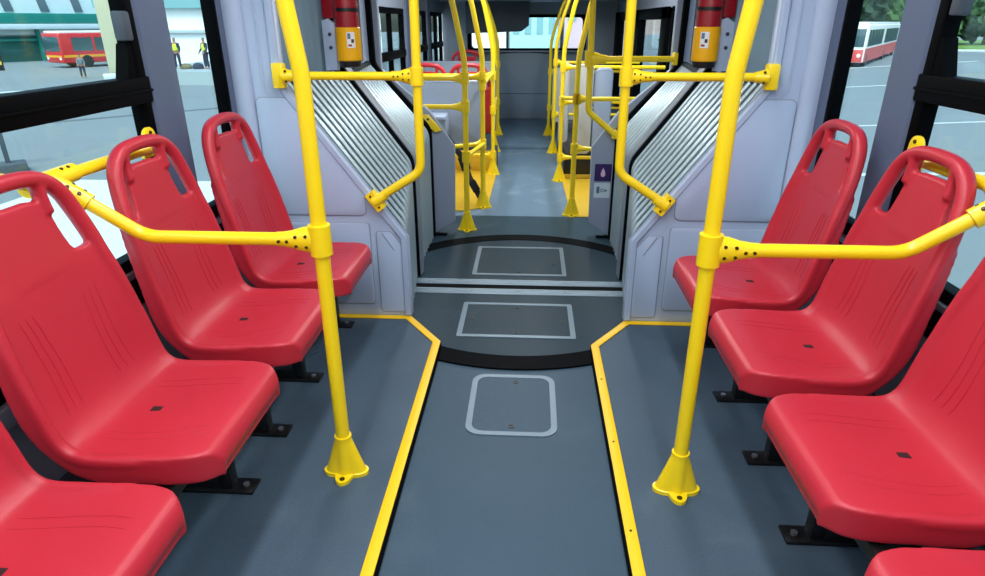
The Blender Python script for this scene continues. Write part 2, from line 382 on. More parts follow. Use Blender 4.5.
# ceiling lamps
def lamp(x, y0, y1, label, z=2.10, power=0):
    t = thing('ceiling_lamp', label, 'ceiling lamp', (x, (y0 + y1) / 2, z), 'strip lamps on the bus ceiling')
    bm = B(); bx(bm, x - 0.09, x + 0.09, y0, y1, z - 0.02, z, 0.006); obj('housing', bm, WALLG, t)
    bm = B(); bx(bm, x - 0.07, x + 0.07, y0 + 0.02, y1 - 0.02, z - 0.030, z - 0.018, 0.005); obj('diffuser', bm, LAMP, t)
    if power:
        l = bpy.data.lights.new('lamp_light', 'AREA'); l.shape = 'RECTANGLE'; l.size = 0.14; l.size_y = y1 - y0; l.energy = power; l.color = (0.97, 0.985, 1.0)
        lo = bpy.data.objects.new('lamp_light', l); COL.objects.link(lo); lo.location = (x, (y0 + y1) / 2, z - 0.04)
L_FRONT, L_REAR = 40, 34
for s, nm in ((-1, 'left'), (1, 'right')):
    lamp(s * 0.50, -1.7, 2.5, 'long white strip lamp along the %s ceiling of the near saloon' % nm, 2.10, L_FRONT)
    lamp(s * 0.50, 4.3, 6.3, 'white strip lamp along the %s ceiling of the far saloon' % nm, 2.10, L_REAR)
# right-hand door of the rear section
root = bpy.data.objects.new('door_1', None); COL.objects.link(root); root['kind'] = 'structure'; root.location = (HW, 7.4, 0); ORG[root.name] = V(root.location)
bm = B(); xa, xb = HW - 0.03, HW + 0.05
for y0, y1 in ((5.85, 6.1), (7.35, 8.15), (9.05, 9.40)): bx(bm, xa, xb, y0, y1, -0.05, 1.46, 0.006)
bx(bm, xa, xb, 5.85, 9.4, 1.36, 1.46, 0.006); bx(bm, xa, xb, 5.85, 9.4, 0.28, 0.42, 0.006); bx(bm, xa, xb, 5.85, 9.4, -0.05, 0.06, 0.006)
obj('door_frame', bm, SEAL, root)
bm = B(); bx(bm, HW + 0.01, HW + 0.014, 5.9, 9.35, 0.0, 1.40); obj('pane', bm, GLASS, root)
bm = B(); tube(bm, [(HW - 0.06, 7.95, 0.25), (HW - 0.06, 7.95, 1.25)], 0.016, 10); bx(bm, HW - 0.06, HW - 0.02, 7.94, 7.96, 0.27, 0.29); bx(bm, HW - 0.06, HW - 0.02, 7.94, 7.96, 1.21, 1.23); obj('door_handle', bm, YEL, root)

# ------------------------------------------------------------------ front bellows surrounds
YF = 2.69
def surround_front(s, nm):
    t = thing('bellows_surround', 'lilac grey moulded bellows surround on the %s, beside the last red seat' % nm, 'surround', (s * 0.86, YF, P))
    inner = [(s * 0.505, P), (s * 0.505, 0.425), (s * 1.0, 1.10), (s * 0.99, 2.10)]
    bm = B(); poly = [(s * 1.215, P)] + inner + [(s * 1.215, 2.10)]
    prism(bm, poly, YF, YF + 0.06, 'y', 0.008); obj('panel', bm, COWL, t)
    # rounded lip that follows the opening
    lip = fillet([(s * 0.520, YF, P + 0.01), (s * 0.520, YF, 0.432), (s * 1.018, YF, 1.11), (s * 1.008, YF, 2.09)], [0.03, 0.07])
    bm = B(); sweep(bm, lip, [(-0.016, -0.004), (0.016, -0.004), (0.016, 0.006), (0.010, 0.012), (-0.010, 0.012), (-0.016, 0.006)], False, (0, -1, 0)); obj('edge_lip', bm, COWL, t)
    # rolled outer corner towards the pillar
    cor = [(s * 1.175, YF - 0.004, P + 0.01), (s * 1.175, YF - 0.004, 2.09)]
    bm = B(); sweep(bm, cor, circ(0.05, 20, 0.03), False, (0, -1, 0)); obj('corner_roll', bm, COWL, t)
    # upper arch fold
    fold = fillet([(s * 0.69, YF, 0.575), (s * 1.075, YF, 1.085), (s * 1.065, YF, 2.09)], 0.04)
    bm = B(); sweep(bm, fold, [(-0.005, -0.002), (0.005, -0.002), (0.004, 0.004), (-0.004, 0.004)], False, (0, -1, 0)); obj('fold_line', bm, COWL, t)
    # access covers
    def cover(poly, r, name='access_cover'):
        pts = [V((a, 0, b)) for a, b in poly]
        mid = (pts[0] + pts[1]) / 2
        loop = fillet([mid] + pts[1:] + [pts[0], mid], r, 5)[:-1]
        bm = B(); prism(bm, [(q.x, q.z) for q in loop], YF - 0.006, YF + 0.002, 'y', 0.003)
        o = obj(name, bm, COWL, t)
        bm = B(); sweep(bm, [(q.x, YF - 0.0012, q.z) for q in loop], circ(0.004, 6), True); obj('gap', bm, GROOVE, o)
    cover([(s * 1.12, 0.535), (s * 0.685, 0.535), (s * 0.685, 0.645), (s * 0.99, 1.045), (s * 1.12, 1.045)], 0.03)
    cover([(s * 1.12, 0.10), (s * 0.675, 0.10), (s * 0.675, 0.50), (s * 1.12, 0.50)], 0.02)
    cover([(s * 0.645, 0.06), (s * 0.535, 0.06), (s * 0.535, 0.40), (s * 0.58, 0.46), (s * 0.645, 0.46)], 0.015)
    bm = B(); sweep(bm, [(s * 0.565, YF - 0.006, 0.37), (s * 0.62, YF - 0.006, 0.455)], circ(0.003, 6)); obj('slot', bm, GROOVE, t)
surround_front(-1, 'left'); surround_front(1, 'right')
# arch header over the gangway (above the picture)
bm = B(); prism(bm, [(-1.0, 1.98), (1.0, 1.98), (1.0, 2.10), (-1.0, 2.10)], YF, YF + 0.06, 'y', 0.006); tag(obj('gangway_header', bm, COWL, None, (0, YF, 1.98)), 'lilac grey header joining the two surrounds under the ceiling', 'header')

# rear surrounds
YR = 4.05
def surround_rear(s, nm):
    t = thing('bellows_surround', 'flat blue-grey surround at the far end of the %s bellows' % nm, 'surround', (s * 0.6, YR, 0))
    bm = B(); prism(bm, [(s * 0.605, 0.0), (s * 0.45, 0.10), (s * 0.44, 0.60), (s * 0.59, 0.815), (s * 0.885, 1.07), (s * 0.885, 2.1), (s * 1.21, 2.1), (s * 1.21, 0.0)], YR, YR + 0.05, 'y', 0.006); obj('panel', bm, PANEL, t)
    path = fillet([(s * 0.598, YR - 0.02, 0.0), (s * 0.598, YR - 0.02, 0.72), (s * 0.93, YR - 0.02, 1.10), (s * 0.94, YR - 0.02, 2.09)], [0.08, 0.08])
    bm = B(); sweep(bm, path, [(-0.016, -0.018), (0.016, -0.018), (0.016, 0.018), (-0.016, 0.018)], False, (0, -1, 0)); obj('edge_seal', bm, RUB, t)
    bm = B(); bx(bm, s * 0.50, s * 0.62, YR - 0.045, YR - 0.01, 0.009, 0.02, 0.004); obj('kick_seal', bm, RUB, t)
surround_rear(-1, 'left'); surround_rear(1, 'right')

# ------------------------------------------------------------------ bellows
def bellows(s, nm):
    t = thing('bellows', 'silver ribbed folding bellows on the %s of the articulation' % nm, 'bellows', (s * 0.6, 3.2, 0))
    KEY = [(2.74, 0.525, 0.445, 1.015, 1.105, 1.03), (3.33, 0.592, 0.68, 0.89, 1.085, 0.965), (4.05, 0.60, 0.70, 0.95, 1.10, 0.985)]
    def at(y):
        for A, Bk in zip(KEY, KEY[1:]):
            if y <= Bk[0]: break
        f = (y - A[0]) / (Bk[0] - A[0]); return [p + (q - p) * f for p, q in zip(A, Bk)]
    def path(y, off=0.0, top=True, zb=0.0):
        _, xv, zv, xs, zs, xt = at(y)
        pts = [(s * (xv + off), y, zb), (s * (xv + off), y, zv - off * 0.3), (s * (xs + off * 0.7), y, zs - off * 0.7)]
        if top: pts += [(s * (xt + off), y, zs + 0.07), (s * (xt + off), y, 2.085)]
        return fillet(pts, [0.11, 0.04, 0.04] if top else [0.11], 8)
    # fabric skin behind the ribs
    bm = B(); rows = []
    ys = [2.75 + (4.04 - 2.75) * k / 60 for k in range(61)]
    for k, y in enumerate(ys): rows.append([bm.verts.new(p) for p in path(y, 0.006, False)])
    for a, b in zip(rows, rows[1:]):
        for i in range(len(a) - 1): bm.faces.new((a[i], a[i + 1], b[i + 1], b[i]))
    obj('fabric', bm, FABR, t)
    # half-round ribs
    front = [2.775 + 0.050 * k for k in range(11)]
    back = [3.41 + 0.070 * k for k in range(9)]
    for y in front:
        bm = B(); sweep(bm, path(y, 0.001, False), circ(0.011, 12, 0.0105), False, (0, -1, 0)); obj('rib', bm, RIB, t)
    for y in back:
        bm = B(); sweep(bm, path(y, 0.001, False), circ(0.013, 12, 0.0150), False, (0, -1, 0)); obj('rib', bm, RIB, t)
    # upper folds: shallow upright pleats
    for y0, y1, n in ((2.76, 3.27, 7), (3.39, 4.02, 8)):
        bm = B(); A = []
        for k in range(2 * n + 1):
            y = y0 + (y1 - y0) * k / (2 * n); _, xv, zv, xs, zs, xt = at(y); x = s * (xt + (0.024 if k % 2 else 0.0))
            A.append([bm.verts.new((x, y, z)) for z in (zs + 0.02, zs + 0.06, 2.085)])
        for a, b in zip(A, A[1:]):
            for i in range(2): bm.faces.new((a[i], a[i + 1], b[i + 1], b[i]))
        obj('upper_pleats', bm, UPF, t)
        q = [at(y0 + (y1 - y0) * k / 6) for k in range(7)]
        bm = B(); sweep(bm, [(s * (e[3] + 0.012), e[0], e[4] + 0.005) for e in q], circ(0.024, 10, 0.016)); obj('dark_band', bm, FABR, t)
bellows(-1, 'left'); bellows(1, 'right')
def hoop(s, nm):
    t = thing('middle_hoop', 'grey middle hoop across the %s bellows, edged in black rubber' % nm, 'hoop', (s * 0.6, 3.33, 0))
    pts = fillet([(s * 0.580, 3.33, 0.01), (s * 0.583, 3.33, 0.67), (s * 0.885, 3.33, 1.075), (s * 0.95, 3.33, 1.16), (s * 0.95, 3.33, 2.085)], [0.10, 0.05, 0.05], 8)
    bm = B(); sweep(bm, pts, [(-0.025, -0.045), (0.025, -0.045), (0.03, 0.0), (0.025, 0.045), (-0.025, 0.045)], False, (0, -1, 0)); obj('profile', bm, HOOP, t)
    for d in (-0.051, 0.051):
        pp = [(p.x + s * 0.004, p.y + d, p.z) for p in pts]
        bm = B(); sweep(bm, pp, circ(0.024, 8, 0.008), False, (0, -1, 0)); obj('edge_seal', bm, RUB, t)
hoop(-1, 'left'); hoop(1, 'right')

# ------------------------------------------------------------------ fire extinguishers
def extinguisher(s, nm):
    x, y = s * 0.86, 3.20
    x = -0.84 if s < 0 else 0.86
    t = thing('fire_extinguisher', 'red fire extinguisher with yellow lower half hanging on the %s side of the gangway' % nm, 'fire extinguisher', (x, y, 1.15))
    bm = B(); lathe(bm, [(0.050, 1.30), (0.058, 1.31), (0.058, 1.62), (0.045, 1.68), (0.02, 1.71)], (x, y, 0)); obj('cylinder', bm, EXTR, t)
    bm = B(); lathe(bm, [(0.056, 1.165), (0.0605, 1.17), (0.0605, 1.313), (0.056, 1.318)], (x, y, 0)); obj('yellow_band', bm, EXTY, t)
    bm = B(); lathe(bm, [(0.040, 1.135), (0.052, 1.14), (0.055, 1.17), (0.05, 1.172)], (x, y, 0)); obj('base_cup', bm, BLK, t)
    bm = B(); lathe(bm, [(0.02, 1.71), (0.022, 1.76), (0.015, 1.78)], (x, y, 0)); bx(bm, x - 0.012, x + 0.012, y - 0.09, y + 0.02, 1.765, 1.785, 0.004); obj('valve', bm, BLK, t)
    # curved paper label with printed marks
    def patch(a0, a1, z0, z1, r, m, name, par):
        bm = B(); n = 10; A = []
        for k in range(n + 1):
            a = math.radians(a0 + (a1 - a0) * k / n)
            A.append([bm.verts.new((x + rr * math.cos(a), y + rr * math.sin(a), z)) for rr, z in ((r, z0), (r, z1), (r - 0.003, z1), (r - 0.003, z0))])
        for a, b in zip(A, A[1:]):
            for i in range(4): bm.faces.new((a[i], a[(i + 1) % 4], b[(i + 1) % 4], b[i]))
        bm.faces.new(A[0]); bm.faces.new(A[-1][::-1])
        return obj(name, bm, m, par)
    c = -62 if s < 0 else -110
    lb = patch(c - 20, c + 16, 1.225, 1.295, 0.0625, WHITE, 'paper_label', t)
    patch(c - 16, c - 3, 1.265, 1.290, 0.0634, mat('label_blue', (90, 120, 150), 0.6), 'printed_mark', lb)
    patch(c - 1, c + 11, 1.248, 1.264, 0.0634, mat('label_dark', (60, 50, 50), 0.6), 'printed_mark', lb)
    patch(c - 15, c + 1, 1.232, 1.241, 0.0634, mat('label_red', (150, 60, 50), 0.6), 'printed_mark', lb)
    patch(c - 60, c + 60, 1.385, 1.40, 0.062, BLK, 'strap', t)
    # mounting plate with two bolts
    bx0, bx1 = (x - 0.125, x - 0.062) if s < 0 else (x + 0.05, x + 0.125)
    bm = B(); prism(bm, [(bx0, 1.12), (bx1, 1.12), (bx1, 1.33), ((bx0 + bx1) / 2, 1.355), (bx0, 1.345)], y + 0.0, y + 0.03, 'y', 0.004)
    bx(bm, min(bx0, x), max(bx1, x), y + 0.03, y + 0.055, 1.22, 1.26)
    pl = obj('bracket', bm, COWL, t)
    for z in (1.225, 1.285):
        bm = B(); cyl(bm, ((bx0 + bx1) / 2 + 0.005, y + 0.001, z), (0, -1, 0), 0.009, 0.006, 6); obj('bolt', bm, mat('bolt_blue', (70, 80, 95), 0.4, 0.6), pl)
    bm = B(); bx(bm, bx0, bx1 + (0.03 if s < 0 else 0), y + 0.02, y + 0.08, 1.355, 1.55, 0.008); obj('red_case', bm, EXTR, t)
extinguisher(-1, 'left'); extinguisher(1, 'right')

# ------------------------------------------------------------------ hand rails
def foot(name, x, y, z, t, k=1.0, turn=0.0):
    bm = B(); rings = []; n = 48
    for i, u in enumerate((0, 0, 0.06, 0.09, 0.10, 0.25, 0.45, 0.65, 0.85, 1.0, 1.0, 1.06, 1.06)):
        h = 0.132 * u
        ring = []
        for j in range(n):
            a = 2 * PI * j / n
            lobe = 0.031 + 0.036 * max(max(0, math.cos(a)) ** 5, max(0, -math.cos(a)) ** 5, 0.95 * max(0, -math.sin(a)) ** 6 * (1 if u < 0.095 else 0.12))
            r = lobe + (0.0235 - lobe) * min(u, 1) if u >= 0.1 else lobe + 0.003
            if i == 0: r = 0.001
            if i >= 10: r = 0.0255
            if i == 12: r = 0.0215
            ring.append(bm.verts.new((x + k * r * math.cos(a + turn), y + k * r * math.sin(a + turn), z + k * (h if i != 12 else 0.132 * 1.06))))
        rings.append(ring)
    for a, b in zip(rings, rings[1:]):
        for j in range(n): bm.faces.new((a[j], a[(j + 1) % n], b[(j + 1) % n], b[j]))
    bm.faces.new(rings[0][::-1]); bm.faces.new(rings[-1])
    o = obj(name, bm, YEL, t)
    bm = B(); a = -PI / 2 + turn; cyl(bm, (x + k * 0.050 * math.cos(a), y + k * 0.050 * math.sin(a), z + 0.012), (0, 0, 1), 0.008 * k, 0.003, 10); obj('bolt', bm, BOLT, o)
    return o
def clamp(p, d, t, r=0.0205, L=0.115, bolts=True, k=1.0):
    """sleeve on the post and a flare that grips the bar leaving along d"""
    p = V(p); d = V(d).normalized(); bm = B()
    cyl(bm, p - V((0, 0, 0.045 * k)), (0, 0, 1), r + 0.009, 0.09 * k, 18)
    side = V((0, 0, 1)).cross(d).normalized()
    rings = []
    for u, hz, hy in ((0.0, 0.042, 0.026), (0.3, 0.038, 0.026), (0.6, 0.027, 0.024), (0.85, 0.022, 0.022), (1.0, 0.0215, 0.0215)):
        q = p + d * (0.012 + u * L * k)
        up = d.cross(side) * -1
        rings.append([bm.verts.new(q + up * (max(hz * k, 0.0195) * math.sin(a)) + side * (max(hy * k, 0.0195) * math.cos(a))) for a in [2 * PI * j / 16 for j in range(16)]])
    for a, b in zip(rings, rings[1:]):
        for j in range(16): bm.faces.new((a[j], a[(j + 1) % 16], b[(j + 1) % 16], b[j]))
    bm.faces.new(rings[0][::-1]); bm.faces.new(rings[-1])
    o = obj('clamp', bm, YEL, t)
    if bolts:
        f = side if side.y < 0 else -side
        for du, dz in ((0.022, 0.016), (0.022, -0.016), (0.052, 0.014), (0.052, -0.014), (0.078, 0.0), (0.102, 0.0)):
            bm = B(); q = p + d * (0.012 + du * k) + V((0, 0, dz * k)) + f * (max(0.0215 * k, 0.018))
            cyl(bm, q, f, 0.0048 * k, 0.0050 * k, 8); obj('bolt', bm, BOLT, o)
    return o
def flange(p, d, t, r=0.034):
    bm = B(); p = V(p); d = V(d).normalized()
    cyl(bm, p, d, r, 0.008, 18); cyl(bm, p + d * 0.008, d, r * 0.8, 0.03, 18, 0.02)
    o = obj('flange', bm, YEL, t)
    f = V((0, -1, 0))
    for dz in (-0.6, 0.6):
        bm = B(); cyl(bm, p + V((0, 0, dz * r)) + d * 0.008, d, 0.0055, 0.004, 8); obj('bolt', bm, BOLT, o)
def front_rail(s, nm):
    x, y = s * 0.507, (1.555 if s < 0 else 1.53)
    t = thing('grab_rail', 'yellow pole on the %s platform with a bar running behind the red seats' % nm, 'grab rail', (x, y, P))
    bm = B(); tube(bm, fillet([(x, y, P + 0.01), (x, y, 1.22), (x + s * 0.035, y, 1.50), (x + s * 0.14, y, 1.82), (x + s * 0.24, y, 2.10)], [0.5, 0.5, 0.5], 8), 0.0205, 18); obj('pole', bm, YEL, t)
    foot('foot', x, y, P, t)
    zb = 0.803
    bm = B(); rail_x = s * 1.176
    tube(bm, fillet([(x, y, zb), (s * 0.985, y, zb), (rail_x, y - 0.05, 0.965)], 0.10, 10), 0.018, 16); obj('crossbar', bm, YEL, t)
    clamp((x, y, zb), (s, 0, 0), t, 0.0205, 0.115, True, 0.92)
    # rail along the wall, bracketed to the pillar
    ye = 1.98 if s < 0 else 1.93
    bm = B(); tube(bm, fillet([(s * 1.178, -1.6, 1.045), (s * 1.178, 1.22, 1.045), (rail_x, y - 0.10, 0.968), (rail_x, y + 0.03, 0.965), (s * 1.178, ye, 0.965)], 0.12, 6), 0.0175, 14); obj('wall_rail', bm, YEL, t)
    d = V((s * 0.985 - rail_x, 0.05, zb - 0.965)).normalized()
    bm = B(); q = V((rail_x, y - 0.05, 0.965))
    sweep(bm, [q + V((0, -0.08, 0)), q + V((0, 0.09, 0.003))], circ(0.025, 14)); sweep(bm, [q, q + d * 0.10], circ(0.026, 14))
    o = obj('tee_joint', bm, YEL, t)
    for a in (0.045, 0.075):
        for b in (-1, 1):
            bm = B(); f = V((-s * 0.5, -0.3, 1)).normalized(); q2 = q + d * a + V((0, b * 0.011, 0)); f = (f - d * f.dot(d)).normalized()
            cyl(bm, q2 + f * 0.021, f, 0.0048, 0.005, 8); obj('bolt', bm, BOLT, o)
    for b in (-0.05, -0.03, 0.035, 0.06):
        bm = B(); cyl(bm, q + V((-s * 0.012, b, 0.021)), (-s * 0.4, 0, 1), 0.0045, 0.005, 8); obj('bolt', bm, BOLT, o)
    # bracket
    bm = B(); xx = s * 1.182
    pts = [(ye - 0.045, 0.935), (ye + 0.045, 0.935)] + [(ye + 0.008 + 0.032 * math.cos(a), 0.995 + 0.032 * math.sin(a)) for a in [math.radians(k * 15) for k in range(0, 13)]]
    prism(bm, pts, xx, xx + s * 0.014, 'x', 0.003); bx(bm, xx, s * 1.20, ye - 0.03, ye + 0.03, 0.945, 0.98)
    o = obj('wall_bracket', bm, YEL, t)
    for dy, dz in ((0.008, 1.010), (0.008, 0.982)):
        bm = B(); cyl(bm, (xx, ye + dy, dz), (-s, 0, 0), 0.006, 0.004, 8); obj('bolt', bm, BOLT, o)
front_rail(-1, 'left'); front_rail(1, 'right')
def arch_rail(s, nm, y=2.655):
    x = s * (0.421 if s < 0 else 0.425)
    t = thing('grab_rail', 'yellow bent rail before the %s bellows with level bar to the surround' % nm, 'grab rail', (x, y, 0.62))
    bm = B(); tube(bm, fillet([(x - s * 0.005, y, 2.10), (x, y, 0.745), (s * 0.630, y, 0.615)], 0.075, 10), 0.0195, 16); obj('upright', bm, YEL, t)
    bm = B(); tube(bm, [(x, y, 1.135), (s * 0.985, y, 1.135)], 0.017, 14); obj('crossbar', bm, YEL, t)
    clamp((x, y, 1.135), (s, 0, 0), t, 0.0195, 0.115, True, 0.78)
    bm = B(); bx(bm, s * 0.972, s * 1.02, y - 0.012, y + 0.040, 1.085, 1.185, 0.008); sweep(bm, [(s * 0.974, y, 1.135), (s * 0.925, y, 1.135)], circ(0.031, 14), False, None, True, [1, 0.62])
    o = obj('end_flange', bm, YEL, t)
    for z in (1.115, 1.155):
        bm = B(); cyl(bm, (s * 0.955, y - 0.024, z), (0, -1, 0), 0.005, 0.006, 8); obj('bolt', bm, BOLT, o)
    bm = B(); d = V((s * 0.60, 0, 0.81)).normalized(); q = V((s * 0.630, y, 0.61))
    sweep(bm, [q - d * 0.045, q + d * 0.045], [(-0.02, -0.012), (0.02, -0.012), (0.02, 0.036), (-0.02, 0.036)], False, (0, 1, 0))
    sweep(bm, [q + V((s * 0.005, 0, -0.003)), q + V((-s * 0.045, 0, 0.028))], circ(0.027, 14), False, None, True, [1, 0.8])
    o = obj('lower_bracket', bm, YEL, t)
    for a in (-0.03, 0.03):
        bm = B(); cyl(bm, q + d * a + V((0, -0.011, 0)), (0, -1, 0), 0.005, 0.005, 8); obj('bolt', bm, BOLT, o)
arch_rail(-1, 'left'); arch_rail(1, 'right')

# ---- rear section rails
def bend_pole(x, y, z0, s, top=2.09):
    k = (top - 1.0) / 1.09
    return fillet([(x, y, z0), (x, y, 1.12), (x + s * 0.07 * k, y, 1.0 + 0.46 * k), (x + s * 0.20 * k, y, 1.0 + 0.84 * k), (x + s * 0.36 * k, y, top)], 0.6, 6)
def rear_pole(label, x, y, s, bars, top=2.09, z0=0.004, r=0.0185, with_foot=True):
    t = thing('stanchion', label, 'stanchion', (x, y, z0))
    bm = B(); tube(bm, bend_pole(x, y, z0 + 0.005, s, top), r, 12); obj('pole', bm, YEL, t)
    if with_foot: foot('foot', x, y, z0, t, 0.95)
    for (x1, y1, z, zz) in bars:
        bm = B(); tube(bm, [(x, y, z), (x1, y1, zz)], r * 0.85, 10); obj('crossbar', bm, YEL, t)
        clamp((x, y, z), (x1 - x, y1 - y, 0), t, r, 0.08, False, 0.8)
    return t
rear_pole('yellow stanchion on the left nearest the turntable, its three-lobed foot on the dark landing', -0.376, 4.15, -1,
          [(-1.17, 4.15, 1.01, 1.01), (-1.17, 4.15, 0.835, 0.835), (-0.30, 4.72, 0.515, 0.50)])
rear_pole('yellow stanchion second from the turntable on the left, at the corner of the yellow floor', -0.308, 4.74, -1,
          [(-1.17, 4.74, 0.975, 0.975), (-0.86, 4.40, 0.495, 0.50), (-0.30, 5.86, 0.92, 0.92)])
rear_pole('yellow stanchion third from the turntable on the left, beyond the yellow floor', -0.298, 5.89, -1,
          [(-1.17, 5.89, 0.90, 0.90), (-1.17, 5.89, 0.19, 0.19), (-0.32, 6.86, 0.60, 0.60)])
rear_pole('yellow stanchion on the left rear step, next to the engine cover', -0.355, 7.9, -1, [(-1.17, 7.9, 0.88, 0.88), (-1.19, 7.9, 0.45, 0.45)], 1.70, 0.05)
rear_pole('yellow stanchion on the left between the partition and the rear step', -0.345, 7.05, -1, [(-1.17, 7.05, 0.93, 0.93), (-1.19, 7.05, 0.50, 0.50)], 1.90)
rear_pole('yellow stanchion on the right nearest the turntable, at the yellow floor corner', 0.365, 4.55, 1,
          [(0.31, 5.80, 0.845, 0.72), (1.19, 4.55, 0.845, 0.845), (1.19, 4.55, 0.50, 0.50)])
rear_pole('yellow stanchion on the right beyond the yellow floor, by the black riser', 0.318, 5.66, 1,
          [(1.17, 5.66, 0.70, 0.70), (1.17, 5.66, 0.985, 0.985), (1.19, 5.66, 0.22, 0.22)])
rear_pole('yellow stanchion on the right rear step, next to the engine cover', 0.27, 7.9, 1, [(1.17, 7.9, 0.80, 0.80), (1.17, 7.9, 0.38, 0.38)], 1.70, 0.05)
rear_pole('yellow stanchion on the right between the door and the rear step', 0.30, 7.0, 1, [(1.17, 7.0, 0.95, 0.95), (1.17, 7.0, 0.42, 0.42)], 1.90)
# loop on the far right surround
t = thing('grab_rail', 'yellow bent rail hanging above the right far surround', 'grab rail', (0.40, 4.02, 0.68))
bm = B(); tube(bm, fillet([(0.385, 4.0, 2.09), (0.40, 4.0, 0.83), (0.58, 4.0, 0.685)], 0.06, 8), 0.0185, 12); obj('upright', bm, YEL, t)
bm = B(); tube(bm, [(0.39, 4.0, 1.135), (0.90, 4.0, 1.135)], 0.0165, 12); obj('crossbar', bm, YEL, t)
clamp((0.39, 4.0, 1.135), (1, 0, 0), t, 0.0185, 0.09, False)
bm = B(); bx(bm, 0.885, 0.91, 3.985, 4.05, 1.10, 1.17, 0.006); obj('end_flange', bm, YEL, t)
bm = B(); bx(bm, 0.555, 0.60, 3.985, 4.05, 0.665, 0.715, 0.006); obj('lower_bracket', bm, YEL, t)
t = thing('rail_bracket', 'yellow angled bracket on the sloping edge of the left far surround', 'bracket', (-0.58, 4.03, 0.74))
bm = B(); prism(bm, [(-0.66, 0.80), (-0.60, 0.80), (-0.52, 0.705), (-0.555, 0.69), (-0.66, 0.775)], 4.02, 4.05, 'y', 0.004); obj('plate', bm, YEL, t)
bm = B(); cyl(bm, (-0.60, 4.019, 0.775), (0, -1, 0), 0.008, 0.006, 8); obj('bolt', bm, BOLT, t)

# ---- rear platforms, partitions, strap
bm = B(); prism(bm, [(-1.2, 4.62), (-0.45, 4.62), (-0.275, 4.74), (-0.265, 6.02), (-1.2, 6.02)], 0.004, 0.012, 'z'); tag(obj('yellow_floor_panel', bm, YELF, None, (-0.7, 5.3, 0.004)), 'yellow floor area on the left beyond the turntable', 'floor panel')
bm = B(); prism(bm, [(1.2, 4.50), (0.365, 4.50), (0.345, 5.72), (1.2, 5.72)], 0.004, 0.012, 'z'); tag(obj('yellow_floor_panel', bm, YELF, None, (0.8, 5.1, 0.004)), 'yellow floor area on the right beyond the turntable', 'floor panel')
t = thing('seat_podium', 'raised podium on the left behind the yellow floor, yellow front face', 'podium', (-0.72, 6.2, 0.004))
bm = B(); bx(bm, -1.2, -0.275, 6.03, 6.36, 0.004, 0.20, 0.01); obj('body', bm, DARKG, t)
bm = B(); bx(bm, -1.2, -0.272, 6.018, 6.03, 0.006, 0.205, 0.003); obj('front_face', bm, YELF, t)
t = thing('seat_podium', 'black riser podium on the right behind the yellow floor', 'podium', (0.78, 6.4, 0.004))
bm = B(); bx(bm, 0.36, 1.17, 5.74, 7.1, 0.004, 0.245, 0.01); obj('body', bm, BLK, t)
bm = B(); bx(bm, 0.36, 1.17, 5.728, 5.742, 0.006, 0.05, 0.003); obj('front_strip', bm, YELF, t)
bm = B(); bx(bm, 0.40, 1.17, 7.2, 9.3, 0.05, 0.32, 0.02); tag(obj('seat_podium', bm, DARKG, None, (0.8, 8.2, 0.05)), 'dark podium on the right of the rear step', 'podium')
bm = B(); bx(bm, -1.17, -0.44, 8.35, 9.3, 0.05, 0.42, 0.02); tag(obj('seat_podium', bm, DARKG, None, (-0.8, 8.2, 0.05)), 'dark podium on the left of the rear step', 'podium')
def partition(label, x0, x1, y, z0, z1, m, post=None, d=0.03):
    t = thing('partition', label, 'partition', ((x0 + x1) / 2, y, z0))
    bm = B(); prism(bm, rrect(min(x0, x1), max(x0, x1), z0, z1, 0.03), y - d / 2, y + d / 2, 'y', 0.005); obj('panel', bm, m, t)
    bm = B(); sweep(bm, [(a, y, b) for a, b in rrect(min(x0, x1), max(x0, x1), z0, z1, 0.03)], circ(d * 0.55, 8), True); obj('edge_trim', bm, post or m, t)
partition('large grey partition panel on the left behind the yellow floor', -1.17, -0.335, 5.12, 0.44, 0.905, PANEL)
partition('grey partition panel on the left behind the third stanchion', -1.17, -0.34, 6.9, 0.25, 0.95, REARW)
partition('narrow beige partition on the right behind the yellow floor, nearer the aisle wall', 0.44, 0.56, 5.60, 0.28, 1.00, BEIGE)
partition('wide pale partition on the right at the front of the black podium', 0.60, 0.72, 5.60, 0.28, 0.97, PANEL)
partition('narrow pale partition on the right farther along the aisle', 0.335, 0.40, 6.3, 0.25, 0.98, BEIGE)
partition('small beige partition on the right by the rear step', 0.30, 0.52, 7.35, 0.30, 0.86, BEIGE)
t = thing('wheel_box', 'grey box under the left partition panel', 'box', (-0.86, 4.95, 0.46))
bm = B(); bx(bm, -1.18, -0.60, 4.86, 5.10, 0.45, 0.68, 0.02); obj('body', bm, PANEL, t)
bm = B(); bx(bm, -1.18, -0.60, 4.855, 4.875, 0.645, 0.66, 0.002); obj('lid_seam', bm, GROOVE, t)
bm = B(); bx(bm, -1.18, -1.0, 4.90, 5.08, 0.012, 0.455, 0.02); obj('pedestal', bm, DARKG, t)
